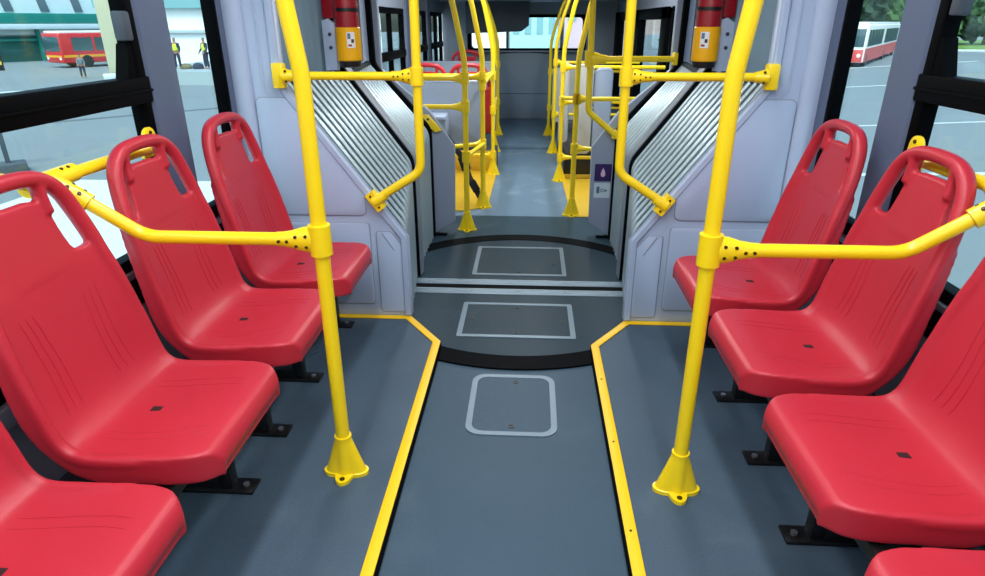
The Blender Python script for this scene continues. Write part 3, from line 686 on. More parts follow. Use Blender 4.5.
# wheelchair belt
t = thing('safety_belt', 'black safety belt hanging diagonally over the left yellow floor', 'belt', (-0.42, 4.72, 0.1))
bp = fillet([(-0.60, 4.9, 0.52), (-0.47, 4.85, 0.36), (-0.42, 4.80, 0.23), (-0.33, 4.74, 0.08), (-0.305, 4.72, 0.02)], 0.05, 4)
bm = B(); sweep(bm, bp, [(-0.022, -0.002), (0.022, -0.002), (0.022, 0.002), (-0.022, 0.002)], False, (0, -1, 0.2)); obj('webbing', bm, BLK, t)
bm = B(); sweep(bm, [(-0.475, 4.83, 0.38), (-0.44, 4.81, 0.28)], [(-0.035, -0.015), (0.035, -0.015), (0.035, 0.015), (-0.035, 0.015)], False, (0, -1, 0)); obj('buckle', bm, BLK, t)
bm = B(); sweep(bm, [(-0.40, 4.78, 0.20), (-0.355, 4.75, 0.13)], [(-0.028, -0.012), (0.028, -0.012), (0.028, 0.012), (-0.028, 0.012)], False, (0, -1, 0)); obj('buckle', bm, BLK, t)

# ---- stickers on the right far surround
t = thing('sign_sticker', 'purple square sign with a pale flame-shaped mark on the right far surround', 'sign', (0.521, YR, 0.44))
bm = B(); prism(bm, rrect(0.468, 0.576, 0.385, 0.497, 0.006), YR - 0.004, YR + 0.001, 'y'); obj('plate', bm, PURP, t)
dr = [(0.522 + 0.020 * math.sin(a) * (1 if math.cos(a) < 0 else (1 - math.cos(a)) ** 1.0 + 0.02), 0.428 - 0.02 * math.cos(a + PI) * (1 if math.cos(a) < 0 else 2.0)) for a in [2 * PI * k / 24 for k in range(24)]]
dr = []
for k in range(28):
    a = 2 * PI * k / 28; w = 0.021 * math.sin(a) * (math.sin(a / 2) ** 1.5); dr.append((0.522 + w, 0.444 + 0.030 * math.cos(a)))
bm = B(); prism(bm, dr, YR - 0.0055, YR - 0.003, 'y'); obj('mark', bm, mat('pale_pink', (226, 190, 214), 0.5), t)
t = thing('sign_sticker', 'pale notice sticker with blue marks under the purple sign', 'sticker', (0.521, YR, 0.33))
bm = B(); prism(bm, rrect(0.470, 0.574, 0.275, 0.372, 0.005), YR - 0.004, YR + 0.001, 'y'); obj('plate', bm, mat('sticker_pale', (196, 214, 226), 0.5), t)
BLU = mat('ink_blue', (88, 110, 140), 0.6)
bm = B(); prism(bm, rrect(0.486, 0.506, 0.305, 0.350, 0.006), YR - 0.0055, YR - 0.003, 'y'); obj('mark', bm, BLU, t)
bm = B(); ring_prism(bm, rrect(0.512, 0.532, 0.312, 0.336, 0.009), rrect(0.517, 0.527, 0.317, 0.331, 0.004), YR - 0.0055, YR - 0.003, 'y'); obj('mark', bm, BLU, t)
bm = B(); prism(bm, [(0.538, 0.336), (0.558, 0.324), (0.538, 0.312)], YR - 0.0055, YR - 0.003, 'y'); obj('mark', bm, BLU, t)

# ------------------------------------------------------------------ seats
DS = 1.035
def catmull(pts, n):
    out = []; m = len(pts)
    for i in range(n):
        u = i / (n - 1) * (m - 1); k = min(int(u), m - 2); f = u - k
        p0 = pts[max(k - 1, 0)]; p1 = pts[k]; p2 = pts[k + 1]; p3 = pts[min(k + 2, m - 1)]
        out.append(tuple(0.5 * ((2 * p1[j]) + (-p0[j] + p2[j]) * f + (2 * p0[j] - 5 * p1[j] + 4 * p2[j] - p3[j]) * f * f + (-p0[j] + 3 * p1[j] - 3 * p2[j] + p3[j]) * f ** 3) for j in range(len(p1))))
    return out
# section list along the seat: depth d, height z, half width w, thickness th, edge lift e  (local: front edge at x=0, aisle towards +x)
SEC = [(0.010, 0.350, 0.160, 0.010, 0.000), (0.000, 0.378, 0.168, 0.040, 0.0), (0.014, 0.412, 0.186, 0.070, 0.000), (0.040, 0.420, 0.206, 0.078, 0.001), (0.085, 0.419, 0.218, 0.078, 0.004), (0.16, 0.408, 0.223, 0.068, 0.010),
       (0.25, 0.398, 0.225, 0.060, 0.016), (0.315, 0.402, 0.222, 0.050, 0.022), (0.350, 0.430, 0.222, 0.046, 0.028), (0.372, 0.480, 0.222, 0.042, 0.034),
       (0.392, 0.57, 0.220, 0.036, 0.034), (0.412, 0.67, 0.213, 0.032, 0.030), (0.428, 0.75, 0.202, 0.030, 0.024), (0.436, 0.785, 0.193, 0.028, 0.020)]
SEC = [(d * DS, z if z < 0.5 else 0.5 + (z - 0.5) * 0.985, w, th, e) for d, z, w, th, e in SEC]
def sec_frame(secs, i):
    a = secs[max(i - 1, 0)]; b = secs[min(i + 1, len(secs) - 1)]
    t = V((-(b[0] - a[0]), 0, b[1] - a[1])).normalized()
    return t, V((t.z, 0, -t.x))            # normal points to the sitter (+x / +z)
def seat_surface(secs, i, u, extra=0.0):
    d, z, w, th, e = secs[i]; t, n = sec_frame(secs, i)
    if n.z < 0 and n.x < 0: n = -n
    return V((-d, 0, z)) + V((0, u * w, 0)) + n * (e * (abs(u) ** 3.2) + extra)
def build_shell():
    secs = catmull(SEC, 70); bm = B(); nu = 25; rings = []
    for i, sc in enumerate(secs):
        d, z, w, th, e = sc; t, n = sec_frame(secs, i); ring = []
        us = [-1 + 2 * k / (nu - 1) for k in range(nu)]
        for u in us: ring.append(bm.verts.new(V((-d, u * w, z)) + n * (e * abs(u) ** 3.2)))
        k = max(0.0, min(1.0, (z - 0.42) / 0.10)) if i > 35 else 0.0
        dn = (V((0, 0, -1)) * (1 - k) - n * k).normalized()
        for u in us[::-1]: ring.append(bm.verts.new(V((-d, u * w * 0.985, z)) + n * (e * abs(u) ** 3.2 * 0.3) + dn * th))
        rings.append(ring)
    m = len(rings[0])
    for a, b in zip(rings, rings[1:]):
        for j in range(m): bm.faces.new((a[j], a[(j + 1) % m], b[(j + 1) % m], b[j]))
    bm.faces.new(rings[0][::-1]); bm.faces.new(rings[-1])
    # upper tongue of the back panel between the hand slots
    tong = [(0.428, 0.75, 0.150), (0.438, 0.80, 0.118), (0.447, 0.85, 0.107), (0.453, 0.885, 0.104), (0.457, 0.905, 0.098), (0.459, 0.918, 0.082), (0.461, 0.926, 0.050)]
    rg = []
    for (d, z, w) in [(d * DS, 0.5 + (z - 0.5) * 0.985, w) for d, z, w in tong]:
        r = [bm.verts.new((-d + 0.004 - 0.002 + dx, u * w, z + 0.0)) for dx, us in ((0.0, (-1, -0.5, 0, 0.5, 1)), (-0.024, (1, 0.5, 0, -0.5, -1))) for u in us]
        rg.append(r)
    for a, b in zip(rg, rg[1:]):
        for j in range(10): bm.faces.new((a[j], a[(j + 1) % 10], b[(j + 1) % 10], b[j]))
    bm.faces.new(rg[0][::-1]); bm.faces.new(rg[-1])
    # rim: rises along both edges and closes as the hand-hold arch
    left = [(0.434, 0.79, 0.186), (0.445, 0.84, 0.177), (0.455, 0.89, 0.164), (0.461, 0.925, 0.150), (0.466, 0.955, 0.124), (0.469, 0.973, 0.085), (0.470, 0.980, 0.03)]
    low = []
    for i in range(20, 66, 4):
        d, z, w, th, e = secs[i]; t, n = sec_frame(secs, i)
        q = V((-d, w - 0.012, z)) + n * (e - 0.013); low.append((-q.x, q.z, q.y))
    low = [q for q in low if q[1] < 0.755 or q[0] < 0.3]
    left = [(d * DS, 0.5 + (z - 0.5) * 0.985, w) for d, z, w in left]
    half = low + left
    path = [V((-d + (0.006 if z > 0.78 else 0.0), -w, z)) for d, z, w in half] + [V((-d + (0.006 if z > 0.78 else 0.0), w, z)) for d, z, w in half[::-1]]
    N_ = 240
    pc = [V(p) for p in catmull([tuple(p) for p in path], N_)]
    sc = [min(1.0, 0.72 + 0.28 * max(0.0, (p.z - 0.60) / 0.2)) * (0.6 + 0.4 * min(1, k / 12, (N_ - 1 - k) / 12)) for k, p in enumerate(pc)]
    sweep(bm, pc, circ(0.020, 14, 0.023), False, None, True, sc)
    # two struts between tongue and arch
    for sgn in (-1, 1):
        sweep(bm, [(-0.456 * DS, sgn * 0.096, 0.879), (-0.459 * DS, sgn * 0.094, 0.904), (-0.464 * DS, sgn * 0.090, 0.961)], circ(0.013, 12, 0.020), False, (1, 0, 0.1))
    bmesh.ops.triangulate(bm, faces=bm.faces[:])
    bmesh.ops.recalc_face_normals(bm, faces=bm.faces[:])
    me = bpy.data.meshes.new('tmp'); bm.to_mesh(me); bm.free()
    o = bpy.data.objects.new('tmp', me); COL.objects.link(o)
    rm = o.modifiers.new('r', 'REMESH'); rm.mode = 'VOXEL'; rm.voxel_size = 0.0046
    sm = o.modifiers.new('s', 'SMOOTH'); sm.iterations = 14; sm.factor = 0.5
    dg = bpy.context.evaluated_depsgraph_get(); dg.update()
    res = bpy.data.meshes.new_from_object(o.evaluated_get(dg))
    bpy.data.objects.remove(o); bpy.data.meshes.remove(me)
    # raised grip lines moulded on back and pan
    bm = B(); bm.from_mesh(res); bpy.data.meshes.remove(res)
    secs2 = catmull(SEC, 70)
    def line(i0, i1, u0, u1, bow):
        pts = []
        for k in range(13):
            f = k / 12; i = int(round(i0 + (i1 - i0) * f)); u = u0 + (u1 - u0) * f + bow * math.sin(PI * f)
            d, z, w, th, e = secs2[i]; t, n = sec_frame(secs2, i)
            pts.append(V((-d, u * w, z)) + n * (e * abs(u) ** 3.2 + 0.0004))
        sweep(bm, pts, circ(0.0016, 6, 0.0008), False, None, True, [0.3] + [1] * 11 + [0.3])
    for sgn in (-1, 1):
        for k in range(3):
            line(46, 60, sgn * (0.34 + 0.12 * k), sgn * (0.40 + 0.10 * k), sgn * -0.05)
        for k in range(2): line(19, 36, sgn * (0.42 + 0.13 * k), sgn * (0.44 + 0.12 * k), sgn * 0.04)
    return bm
def add_seat():
    root = thing('bus_seat', '', 'seat', (0, 0, 0))
    obj('seat_shell', build_shell(), RED, root)
    bm = B(); bx(bm, -0.265, -0.232, -0.010, 0.010, 0.394, 0.3995, 0.001); obj('drain_slot', bm, SLOT, root)
    bm = B(); bx(bm, -0.29, -0.07, -0.15, 0.15, 0.335, 0.362, 0.004)
    obj('mounting_plate', bm, BLK, root)
    return root
SEAT = add_seat(); first = [True]
def place_seat(x, y, z, rz, label, group):
    if first[0]: r = SEAT; first[0] = False
    else:
        r = SEAT.copy(); COL.objects.link(r)
        for ch in list(SEAT.children):
            c = ch.copy(); COL.objects.link(c); c.parent = r
    r.location = (x, y, z); r.rotation_euler = (0, 0, rz); r['label'] = label; r['group'] = group
    return r
GL = 'red seats along the left wall'; GR = 'red seats along the right wall'
XS = 0.635
LY = (0.775, 1.290, 1.812, 2.330); RY = (0.690, 1.205, 1.722, 2.240)
for y, dx, lb in zip(LY, (0, 0, 0, 0.012), ('red plastic seat cut off at the lower left corner of the view', 'big red plastic seat on the left, its back before the yellow tee joint',
                      'red plastic seat on the left behind the yellow crossbar, second from the surround', 'red plastic seat on the left next to the lilac grey surround')):
    place_seat(-XS + dx, y, P, 0, lb, GL)
for y, dx, lb in zip(RY, (0.018, 0.017, 0.011, 0.0), ('red plastic seat at the lower right corner, only its front edge showing', 'big red plastic seat at the right edge, its back cut off by the view',
                      'red plastic seat on the right under the bent yellow crossbar, second from the surround', 'red plastic seat on the right next to the lilac grey surround')):
    place_seat(XS + dx, y, P, PI, lb, GR)
GB = 'red seats in the far saloon'
place_seat(-0.90, 6.40, 0.012, PI / 2, 'far red seat on the left podium nearest the window', GB)
place_seat(-0.52, 6.40, 0.012, PI / 2, 'far red seat on the left podium nearest the aisle', GB)
place_seat(-0.70, 8.10, 0.06, PI / 2, 'farthest red seat on the left of the rear step', GB)
# black frames under the seats
def seat_frame(s, ys, nm):
    t = thing('bench_support', 'black steel frame bolted to the floor under the %s row of red seats' % nm, 'seat frame', (s * 0.9, 1.5, P))
    for x in (0.76, 0.92):
        bm = B(); bx(bm, s * (x - 0.018), s * (x + 0.018), 0.5, 2.62 if s < 0 else 2.52, 0.335, 0.372, 0.003); obj('beam', bm, BLK, t)
    for y in ys:
        bm = B(); bx(bm, s * 0.825, s * 0.865, y - 0.02, y + 0.02, P, 0.34, 0.003); obj('leg', bm, BLK, t)
        bm = B(); bx(bm, s * 0.76, s * 1.12, y - 0.032, y + 0.032, P, P + 0.010, 0.002); pl = obj('foot_plate', bm, BLK, t)
        bm = B(); bx(bm, s * 0.86, s * 1.12, y - 0.022, y + 0.022, P + 0.01, P + 0.05, 0.003); obj('floor_bar', bm, BLK, t)
        bm = B(); cyl(bm, (s * 0.79, y, P + 0.010), (0, 0, 1), 0.010, 0.007, 6); obj('bolt', bm, STEEL, pl)
seat_frame(-1, (0.62, 0.95, 1.466, 1.748, 2.10, 2.577), 'left'); seat_frame(1, (0.55, 0.85, 1.36, 1.69, 2.05, 2.475), 'right')

# ------------------------------------------------------------------ outside
G = -1.9
def road_mat():
    m = mat('asphalt', (116, 124, 128), 0.8, 0, 0.12, 0.25, 0.3, 30)
    return m
bm = B(); bx(bm, -200, 200, -60, 260, G - 0.3, G); obj('ground', bm, road_mat(), kind='structure')
LINE = mat('road_paint', (196, 204, 208), 0.7, 0, 0.1, 1); YLINE = mat('road_yellow', (220, 180, 60), 0.7)
def quad_strip(name, a, b, w, z, m, label, cat, h=0.01, group=None):
    a = V((a[0], a[1], 0)); b = V((b[0], b[1], 0)); d = (b - a).normalized(); n = V((-d.y, d.x, 0)) * w / 2
    bm = B(); prism(bm, [((a + n).x, (a + n).y), ((b + n).x, (b + n).y), ((b - n).x, (b - n).y), ((a - n).x, (a - n).y)], z, z + h, 'z')
    return tag(obj(name, bm, m, None, ((a.x + b.x) / 2, (a.y + b.y) / 2, z)), label, cat, group)
APR = mat('pale_concrete', (196, 206, 210), 0.8, 0, 0.08, 0.8)
quad_strip('station_apron', (-6.6, -4), (-6.6, 13.2), 7.0, G, APR, 'pale concrete apron beside the bus seen behind the left seats', 'apron', 0.03)
quad_strip('road_line', (-5.6, -4), (-5.6, 13), 0.12, G + 0.03, YLINE, 'yellow line on the pale apron outside the left window', 'road line', 0.006)
quad_strip('road_line', (-32, 26), (-14, 46), 0.5, G, LINE, 'white line crossing the road outside the left window', 'road line')
quad_strip('road_line', (-22, 16.5), (-9, 30), 0.35, G, mat('road_joint', (84, 92, 98), 0.8), 'dark seam in the road outside the left window', 'road line')
for k, (a, b) in enumerate((((6, 21), (30, 27)), ((9, 33), (40, 46)), ((5, 14.5), (22, 16)), ((12, 44), (40, 62)))):
    quad_strip('road_line', a, b, 0.12 + 0.05 * k, G, LINE, 'white line on the road outside the right window, %s' % ('second nearest', 'second farthest', 'nearest the bus', 'farthest from the bus')[k], 'road line')

def out_bus(name, label, o, ang, L, H, W, body, roof, lower, wins, stripe=None):
    t = bpy.data.objects.new(name, None); COL.objects.link(t); tag(t, label, 'bus'); t.location = (o[0], o[1], G); t.rotation_euler = (0, 0, ang); ORG[t.name] = V((0, 0, 0))
    bm = B(); bx(bm, 0, L, -W / 2, W / 2, 0.35, H * 0.96, 0.12, 3); obj('body', bm, body, t)
    bm = B(); bx(bm, 0.2, L - 0.2, -W / 2 + 0.1, W / 2 - 0.1, H * 0.95, H + 0.05, 0.06); obj('roof', bm, roof, t)
    if lower:
        for sg in (-1, 1):
            bm = B(); bx(bm, 0.1, L - 0.1, sg * (W / 2 - 0.005), sg * (W / 2 + 0.012), 0.36, H * 0.42); obj('lower_panel', bm, lower, t)
        bm = B(); bx(bm, -0.015, 0.02, -W / 2 + 0.1, W / 2 - 0.1, 0.38, H * 0.40, 0.005); obj('front_panel', bm, lower, t)
    WG = mat('bus_window', (56, 84, 92), 0.12, 0, 0, 1, 0, 1, 0.6)
    for sg in (-1, 1):
        for a, b in wins:
            bm = B(); bx(bm, a, b, sg * (W / 2 - 0.01), sg * (W / 2 + 0.015), H * 0.47, H * 0.84, 0.01); obj('side_window', bm, WG, t)
        if stripe:
            bm = B(); bx(bm, 0.1, L - 0.1, sg * (W / 2 - 0.01), sg * (W / 2 + 0.018), H * 0.29, H * 0.36); obj('stripe', bm, stripe, t)
    bm = B(); bx(bm, -0.02, 0.05, -W / 2 + 0.15, W / 2 - 0.15, H * 0.46, H * 0.86, 0.02); obj('windshield', bm, WG, t)
    for sg in (-1, 1):
        bm = B(); cyl(bm, (-0.03, sg * W * 0.36, H * 0.27), (1, 0, 0), 0.14, 0.06, 14); obj('headlight', bm, mat('headlight', (240, 240, 235), 0.2), t)
        for xx in (1.8, L * 0.55, L - 2.2):
            bm = B(); cyl(bm, (xx, sg * (W / 2 - 0.25), 0.46), (0, sg, 0), 0.46, 0.27, 20); obj('wheel', bm, BLK, t)
    if stripe:
        bm = B(); bx(bm, -0.03, 0.03, -W / 2 + 0.12, W / 2 - 0.12, H * 0.29, H * 0.35); obj('front_stripe', bm, stripe, t)
    return t
BR = mat('bus_red', (196, 38, 46), 0.3, 0, 0.05, 1, 0, 1, 0.5, 0.3); BW = mat('bus_white', (226, 226, 224), 0.4); BY = mat('bus_yellow', (230, 160, 40), 0.4)
out_bus('city_bus', 'red bus with yellow stripe before the green station, outside left window', (-37.4, 50.2), math.radians(62), 16, 2.65, 2.6, BR, BW, None, [(0.9 + 1.75 * k, 2.45 + 1.75 * k) for k in range(8)], BY)
out_bus('articulated_bus', 'white bus with red lower body on the road outside the right window', (24.2, 53.0), math.radians(58), 26, 3.2, 2.6, BW, BW, mat('bus_pale_red', (206, 74, 72), 0.4), [(0.8 + 2.0 * k, 2.6 + 2.0 * k) for k in range(5)] + [(12.6 + 2.0 * k, 14.4 + 2.0 * k) for k in range(6)])
# station hall, left
def rect_building():
    ang = math.radians(62); ux = V((math.cos(ang), math.sin(ang), 0)); un = V((-ux.y, ux.x, 0))
    t = bpy.data.objects.new('station_hall', None); COL.objects.link(t); tag(t, 'long white station hall with green fascia behind the red bus, outside the left window', 'building')
    t.location = (-50, 44, G); t.rotation_euler = (0, 0, ang); ORG[t.name] = V((0, 0, 0))
    Wt = mat('hall_white', (216, 228, 232), 0.7, 0, 0.05, 0.3); Gn = mat('hall_green', (16, 130, 118), 0.6, 0, 0.06, 0.5); Gd = mat('hall_dark_green', (8, 92, 86), 0.6, 0, 0.15, 1)
    bm = B(); bx(bm, -30, 26, 4, 14, 2.2, 9); obj('wall', bm, Wt, t)
    bm = B(); bx(bm, -30, 26, 3.2, 4.2, 3.25, 4.1, 0.03); obj('fascia', bm, Gn, t)
    bm = B(); bx(bm, -30, 26, 2.9, 3.4, 2.75, 3.2, 0.03); obj('white_gutter', bm, Wt, t)
    bm = B(); bx(bm, -30, 26, 4.0, 4.3, 0, 2.3); obj('lower_wall', bm, Gd, t)
    bm = B(); bx(bm, -30, 26, 3.75, 4.05, 1.75, 1.95); obj('lower_rail', bm, Gn, t)
    for k in range(18):
        x = -28 + 3.0 * k; bm = B(); prism(bm, [(x, 4.25), (x + 0.75, 4.25), (x + 0.45, 5.9), (x - 0.3, 5.9)], 3.9, 4.08, 'y'); obj('window', bm, mat('slot_window', (92, 110, 120), 0.3), t)
    for k in range(8):
        x = -26 + 6 * k; bm = B(); bx(bm, x, x + 0.25, 3.6, 3.9, 0, 2.8); obj('post', bm, Gn, t)
    return t
rect_building()
# pale hall behind the workers
t = bpy.data.objects.new('depot_hall', None); COL.objects.link(t); tag(t, 'bright white depot wall behind the two workers in yellow vests', 'building'); t.location = (-24, 52, G); t.rotation_euler = (0, 0, math.radians(14)); ORG[t.name] = V((0, 0, 0))
Wh = mat('depot_white', (238, 242, 244), 0.7, 0, 0.03, 0.3)
bm = B(); bx(bm, -9, 12, 0, 8, 0, 4.6); obj('wall', bm, Wh, t)
bm = B(); bx(bm, -9, 12, -0.25, 0.02, 2.55, 2.75); obj('ledge', bm, mat('depot_grey', (178, 190, 196), 0.7), t)
bm = B(); bx(bm, -9.2, 12.2, -0.4, 8.2, 4.3, 5.2); obj('roof_edge', bm, mat('depot_teal', (120, 168, 174), 0.6), t)
# beige column
bm = B(); prism(bm, [(-1.15, -0.7), (1.15, -0.7), (1.15, 0.7), (-1.15, 0.7)], 0, 9, 'z', 0.05)
o = tag(obj('concrete_column', bm, mat('beige_concrete', (196, 190, 160), 0.8, 0, 0.08, 0.6)), 'beige concrete column standing right of the red bus, outside the left window', 'column'); o.location = (-26.3, 41.9, G); o.rotation_euler = (0, 0, 0.6); 
bm = B(); bx(bm, -1.5, 1.5, -0.5, 0.5, 0, 0.30, 0.05)
o = tag(obj('column_footing', bm, APR), 'low concrete footing of the beige column', 'footing'); o.location = (-25.5, 40.6, G); o.rotation_euler = (0, 0, 0.6)
# raised pavement
bm = B(); prism(bm, [(-23.4, 37.0), (-11.0, 34.5), (-11, 50), (-23.4, 48)], G, G + 0.72, 'z'); tag(obj('pavement', bm, mat('kerb_concrete', (150, 162, 166), 0.85, 0, 0.08, 0.5), None, (-19, 45, G)), 'raised concrete pavement in front of the white depot wall', 'pavement')
# people
def person(name, label, loc, h, rotz, top, legs, vest=None, arms=0.1, hat=None):
    k = h / 1.75
    t = bpy.data.objects.new(name, None); COL.objects.link(t); tag(t, label, 'person'); t.location = loc; t.rotation_euler = (0, 0, rotz); ORG[t.name] = V((0, 0, 0))
    def skin(nm, verts, edges, rad, m):
        me = bpy.data.meshes.new(nm); me.from_pydata([(x * k, y * k, z * k) for x, y, z in verts], edges, [])
        o = bpy.data.objects.new(nm, me); COL.objects.link(o)
        o.modifiers.new('k', 'SKIN'); 
        for v, r in zip(me.skin_vertices[0].data, rad): v.radius = (r[0] * k, r[1] * k)
        me.skin_vertices[0].data[0].use_root = True
        sb = o.modifiers.new('s', 'SUBSURF'); sb.levels = 2; sb.render_levels = 2
        dg = bpy.context.evaluated_depsgraph_get(); dg.update()
        res = bpy.data.meshes.new_from_object(o.evaluated_get(dg)); bpy.data.objects.remove(o)
        for p in res.polygons: p.use_smooth = True
        res.materials.clear(); res.materials.append(m)
        n = bpy.data.objects.new(nm, res); COL.objects.link(n); n.parent = t; return n
    verts = [(0, 0, 0.95), (0, 0, 1.12), (0, 0, 1.32), (0, 0, 1.44), (0, 0, 1.52), (0, -0.01, 1.62), (0, 0, 1.72)]
    edges = [(0, 1), (1, 2), (2, 3), (3, 4), (4, 5), (5, 6)]
    rad = [(0.15, 0.11), (0.14, 0.10), (0.17, 0.11), (0.12, 0.08), (0.055, 0.055), (0.085, 0.10), (0.06, 0.07)]
    for sg in (-1, 1):
        b = len(verts)
        verts += [(sg * 0.19, 0, 1.40), (sg * 0.24, -0.02, 1.14), (sg * 0.22, -0.12 - arms, 0.92), (sg * 0.21, -0.16 - arms, 0.82)]
        rad += [(0.06, 0.06), (0.045, 0.045), (0.035, 0.035), (0.035, 0.04)]
        edges += [(3, b), (b, b + 1), (b + 1, b + 2), (b + 2, b + 3)]
        b = len(verts)
        verts += [(sg * 0.10, 0, 0.86), (sg * 0.12, -0.02, 0.48), (sg * 0.13, 0.02, 0.09), (sg * 0.14, -0.14, 0.04)]
        rad += [(0.085, 0.09), (0.06, 0.06), (0.045, 0.045), (0.04, 0.035)]
        edges += [(0, b), (b, b + 1), (b + 1, b + 2), (b + 2, b + 3)]
    body = skin('body', verts, edges, rad, mat('skin', (150, 108, 84), 0.6))
    lv, le, lr = [(0, 0, 0.97)], [], [(0.165, 0.125)]
    for sg in (-1, 1):
        b = len(lv); lv += [(sg * 0.10, 0, 0.86), (sg * 0.12, -0.02, 0.48), (sg * 0.13, 0.02, 0.12)]; lr += [(0.105, 0.11), (0.08, 0.08), (0.07, 0.07)]; le += [(0, b), (b, b + 1), (b + 1, b + 2)]
    skin('trousers', lv, le, lr, legs)
    lv, le, lr = [(0, 0, 0.93), (0, 0, 1.15), (0, 0, 1.34), (0, 0, 1.46)], [(0, 1), (1, 2), (2, 3)], [(0.175, 0.135), (0.165, 0.125), (0.19, 0.13), (0.10, 0.08)]
    for sg in (-1, 1):
        b = len(lv); lv += [(sg * 0.19, 0, 1.40), (sg * 0.24, -0.02, 1.14), (sg * 0.225, -0.10 - arms, 0.95)]; lr += [(0.075, 0.075), (0.062, 0.062), (0.05, 0.05)]; le += [(2, b), (b, b + 1), (b + 1, b + 2)]
    skin('jacket', lv, le, lr, top)
    if vest: skin('vest', [(0, 0, 0.98), (0, 0, 1.15), (0, 0, 1.34), (0, 0, 1.44)], [(0, 1), (1, 2), (2, 3)], [(0.19, 0.15), (0.18, 0.14), (0.205, 0.145), (0.13, 0.10)], vest)
    skin('hair', [(0, 0.01, 1.66), (0, 0.02, 1.74)], [(0, 1)], [(0.092, 0.105), (0.06, 0.07)], hat or mat('hair_dark', (28, 24, 24), 0.7))
    return t
NAVY = mat('navy_cloth', (34, 42, 60), 0.8); VEST = mat('vest_yellow', (212, 232, 60), 0.6, 0, 0, 1, 0, 1, 0.3); GREYC = mat('grey_cloth', (104, 112, 122), 0.8)
person('person', 'person in grey jacket and dark trousers walking on the road before the red bus', (-28.6, 40.6, G), 1.45, 0.6, GREYC, NAVY)
person('person', 'worker in yellow vest partly hidden by the left pillar, before the white wall', (-20.85, 38.1, G + 0.72), 1.75, 0.2, NAVY, NAVY, VEST, 0.05)
person('person', 'worker in yellow vest standing near the rubber seal before the white wall', (-19.15, 38.2, G + 0.72), 1.75, -0.5, NAVY, NAVY, VEST, 0.12, mat('cap_dark', (30, 32, 40), 0.7))
bm = B(); bmesh.ops.create_icosphere(bm, subdivisions=3, radius=0.3)
for v in bm.verts: v.co = V((v.co.x * 1.3, v.co.y * 0.8, max(v.co.z, -0.16) * 0.7 + 0.112))
o = tag(obj('duffel_bag', bm, mat('bag_brown', (110, 100, 70), 0.8)), 'brown bag lying on the pavement between the two workers', 'bag'); o.location = (-20.5, 38.3, G + 0.72)
bm = B(); bmesh.ops.create_icosphere(bm, subdivisions=3, radius=0.3)
for v in bm.verts: v.co = V((v.co.x * 1.1, v.co.y * 0.8, max(v.co.z, -0.16) * 0.8 + 0.128))
o = tag(obj('duffel_bag', bm, NAVY), 'dark bag lying on the pavement beside the right-hand worker', 'bag'); o.location = (-19.75, 38.3, G + 0.72)
# dark board on a post near the far left
t = bpy.data.objects.new('road_sign', None); COL.objects.link(t); tag(t, 'black board with a yellow stripe on a post at the far left edge', 'road sign'); t.location = (-12.2, 14.0, G); t.rotation_euler = (0, 0, 0.72); ORG[t.name] = V((0, 0, 0))
bm = B(); bx(bm, -0.05, 0.05, -0.05, 0.05, 0, 2.45); obj('post', bm, mat('post_dark', (60, 68, 76), 0.6), t)
bm = B(); bx(bm, -0.75, 0.45, -0.09, -0.05, 2.26, 2.62, 0.01); obj('board', bm, BLK, t)
bm = B(); bx(bm, -0.75, 0.42, -0.10, -0.088, 2.38, 2.46); obj('stripe', bm, YLINE, t)
bm = B(); bx(bm, -0.45, 0.35, -0.3, 0.3, 0, 0.22, 0.03); obj('base', bm, mat('post_base', (70, 78, 84), 0.8), t)
# right side: grass bank, trees, hill
GR1 = mat('grass', (96, 128, 54), 0.9, 0, 0.25, 0.4)
bm = B()
prism(bm, [(24, 90), (150, 62), (170, 110), (24, 130)], G, G + 0.35, 'z'); obj('ground_bank', bm, GR1, kind='structure')
quad_strip('kerb_line', (24, 89.2), (150, 61.2), 0.6, G, LINE, 'pale kerb along the foot of the grass bank, outside the right window', 'kerb', 0.2)
TC = [mat('leaf_dark', (36, 62, 40), 0.9, 0, 0.6, 4), mat('leaf_mid', (46, 76, 46), 0.9, 0, 0.6, 4), mat('leaf_pale', (66, 96, 58), 0.9, 0, 0.5, 4)]
BARK = mat('bark', (82, 68, 56), 0.9)
def tree(x, y, h, w, k, label):
    t = bpy.data.objects.new('tree', None); COL.objects.link(t); tag(t, label, 'tree', 'trees along the grass bank'); t.location = (x, y, G); ORG[t.name] = V((0, 0, 0))
    bm = B(); sweep(bm, [(0, 0, 0), (0.1, 0, h * 0.3), (0, 0.1, h * 0.6)], circ(0.3, 10), False, None, True, [1, 0.8, 0.5]); obj('trunk', bm, BARK, t)
    bm = B(); rnd = random.Random(int(x * 7 + y))
    for i in range(10):
        c = V((rnd.uniform(-w, w) * 0.6, rnd.uniform(-w, w) * 0.6, h * rnd.uniform(0.35, 0.85))); r = w * rnd.uniform(0.38, 0.6)
        res = bmesh.ops.create_icosphere(bm, subdivisions=4, radius=r)
        for v in res['verts']:
            d = v.co.normalized(); f = 1 + 0.30 * noise.noise(d * 2.2 + c) + 0.22 * noise.noise(d * 7 + c) + 0.22 * noise.noise(d * 17 + c); v.co = c + v.co * f
    obj('crown', bm, TC[k], t)
TREES = [(42, 96, 9, 5.5), (52, 98, 8, 5), (62, 96, 8.5, 5.5), (72, 92, 10, 6), (82, 90, 11, 6.5), (93, 86, 11, 6.5), (103, 82, 12, 7), (114, 80, 12, 7), (126, 76, 11, 6.5), (34, 99, 8, 5)]
ords = ['second', 'third', 'fourth', 'fifth', 'sixth', 'seventh', 'eighth', 'ninth', 'last', 'first']
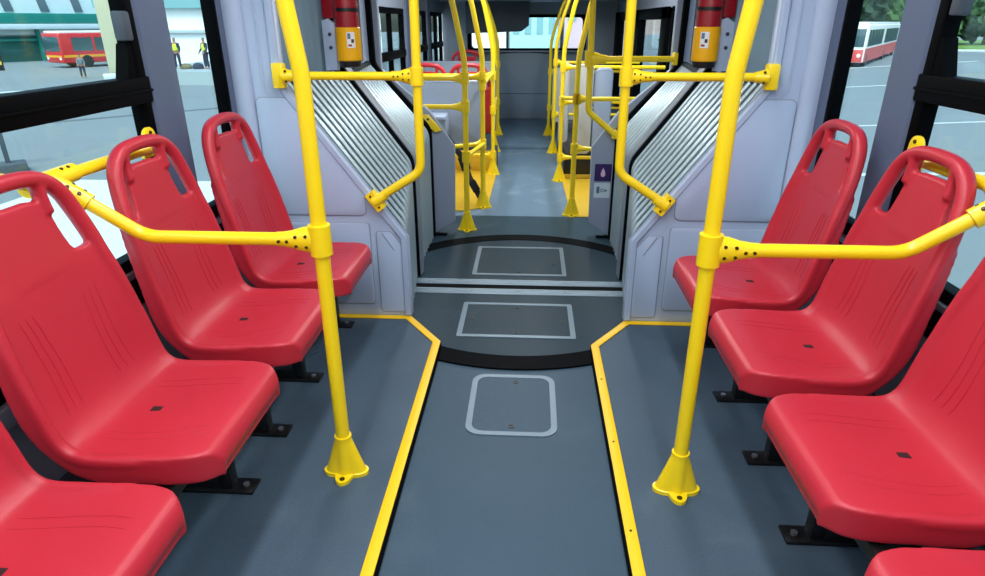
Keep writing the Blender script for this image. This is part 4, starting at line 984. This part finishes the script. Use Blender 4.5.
for i, (x, y, h, w) in enumerate(TREES):
    tree(x, y, h, w, (0, 2, 1, 0, 1, 0, 0, 1, 0, 1)[i], '%s tree along the grass bank, %s from the left' % (('dark green', 'pale green', 'mid green')[(0, 1, 2, 0, 2, 0, 0, 2, 0, 2)[i]], ords[i]))
bm = B(); n = 40; A = []
for j in range(9):
    row = []
    for i in range(n):
        x = -20 + 280 * i / (n - 1); f = j / 8.0
        hgt = 17 * math.sin(PI * f) * (0.7 + 0.5 * noise.noise(V((x * 0.02, 3, 0)))) + 4 * noise.noise(V((x * 0.08, j, 0))) * math.sin(PI * f)
        row.append(bm.verts.new((x, 200 + 80 * f, G + hgt)))
    A.append(row)
for a, b in zip(A, A[1:]):
    for i in range(n - 1): bm.faces.new((a[i], a[i + 1], b[i + 1], b[i]))
obj('ground_hill', bm, mat('hill', (150, 130, 124), 0.9, 0, 0.35, 0.05), kind='structure')
# houses beyond the rear window
for x, y, w, h, c, lb in ((-5.6, 63, 6.4, 5.5, (240, 242, 242), 'white house seen through the left of the rear window'), (0.2, 63, 4.4, 5.0, (170, 214, 220), 'teal glazed hall seen through the middle of the rear window'), (5.8, 63, 5.6, 7.5, (206, 176, 190), 'pinkish block seen through the right of the rear window')):
    t = bpy.data.objects.new('far_building', None); COL.objects.link(t); tag(t, lb, 'building'); t.location = (x, y, G); ORG[t.name] = V((0, 0, 0))
    bm = B(); bx(bm, -w / 2, w / 2, 0, 8, 0, h); obj('wall', bm, mat('house_%d' % int(x), c, 0.7, 0, 0.1, 0.6), t)
    bm = B(); bx(bm, -w / 2 - 0.3, w / 2 + 0.3, -0.3, 8.3, h, h + 0.35, 0.03); obj('roof', bm, mat('roof_%d' % int(x), (170, 120, 110) if x < 8 else (170, 180, 186), 0.7), t)
    for k in range(4):
        bm = B(); xx = -w / 2 + w * (k + 0.5) / 4; bx(bm, xx - w * 0.07, xx + w * 0.07, -0.05, 0.05, h * 0.45, h * 0.8); obj('window', bm, mat('house_window', (128, 170, 180), 0.3), t)

# ------------------------------------------------------------------ daylight
w = bpy.data.worlds.new('world'); SC.world = w; w.use_nodes = True
nt = w.node_tree; bg = nt.nodes['Background']
sky = nt.nodes.new('ShaderNodeTexSky'); sky.sky_type = 'NISHITA'; sky.sun_disc = False; sky.sun_elevation = math.radians(52); sky.sun_rotation = math.radians(200); sky.air_density = 1.2; sky.dust_density = 4.0
nt.links.new(sky.outputs[0], bg.inputs[0]); bg.inputs[1].default_value = 0.32
sun = bpy.data.lights.new('sun', 'SUN'); sun.energy = 2.6; sun.angle = math.radians(6); sun.color = (1.0, 0.98, 0.94)
so = bpy.data.objects.new('sun', sun); COL.objects.link(so); so.rotation_euler = (math.radians(30), 0, math.radians(20))
SC.view_settings.view_transform = 'Standard'; SC.view_settings.look = 'None'; SC.view_settings.exposure = 0.10; SC.view_settings.gamma = 1.0; SC.view_settings.use_curve_mapping = False
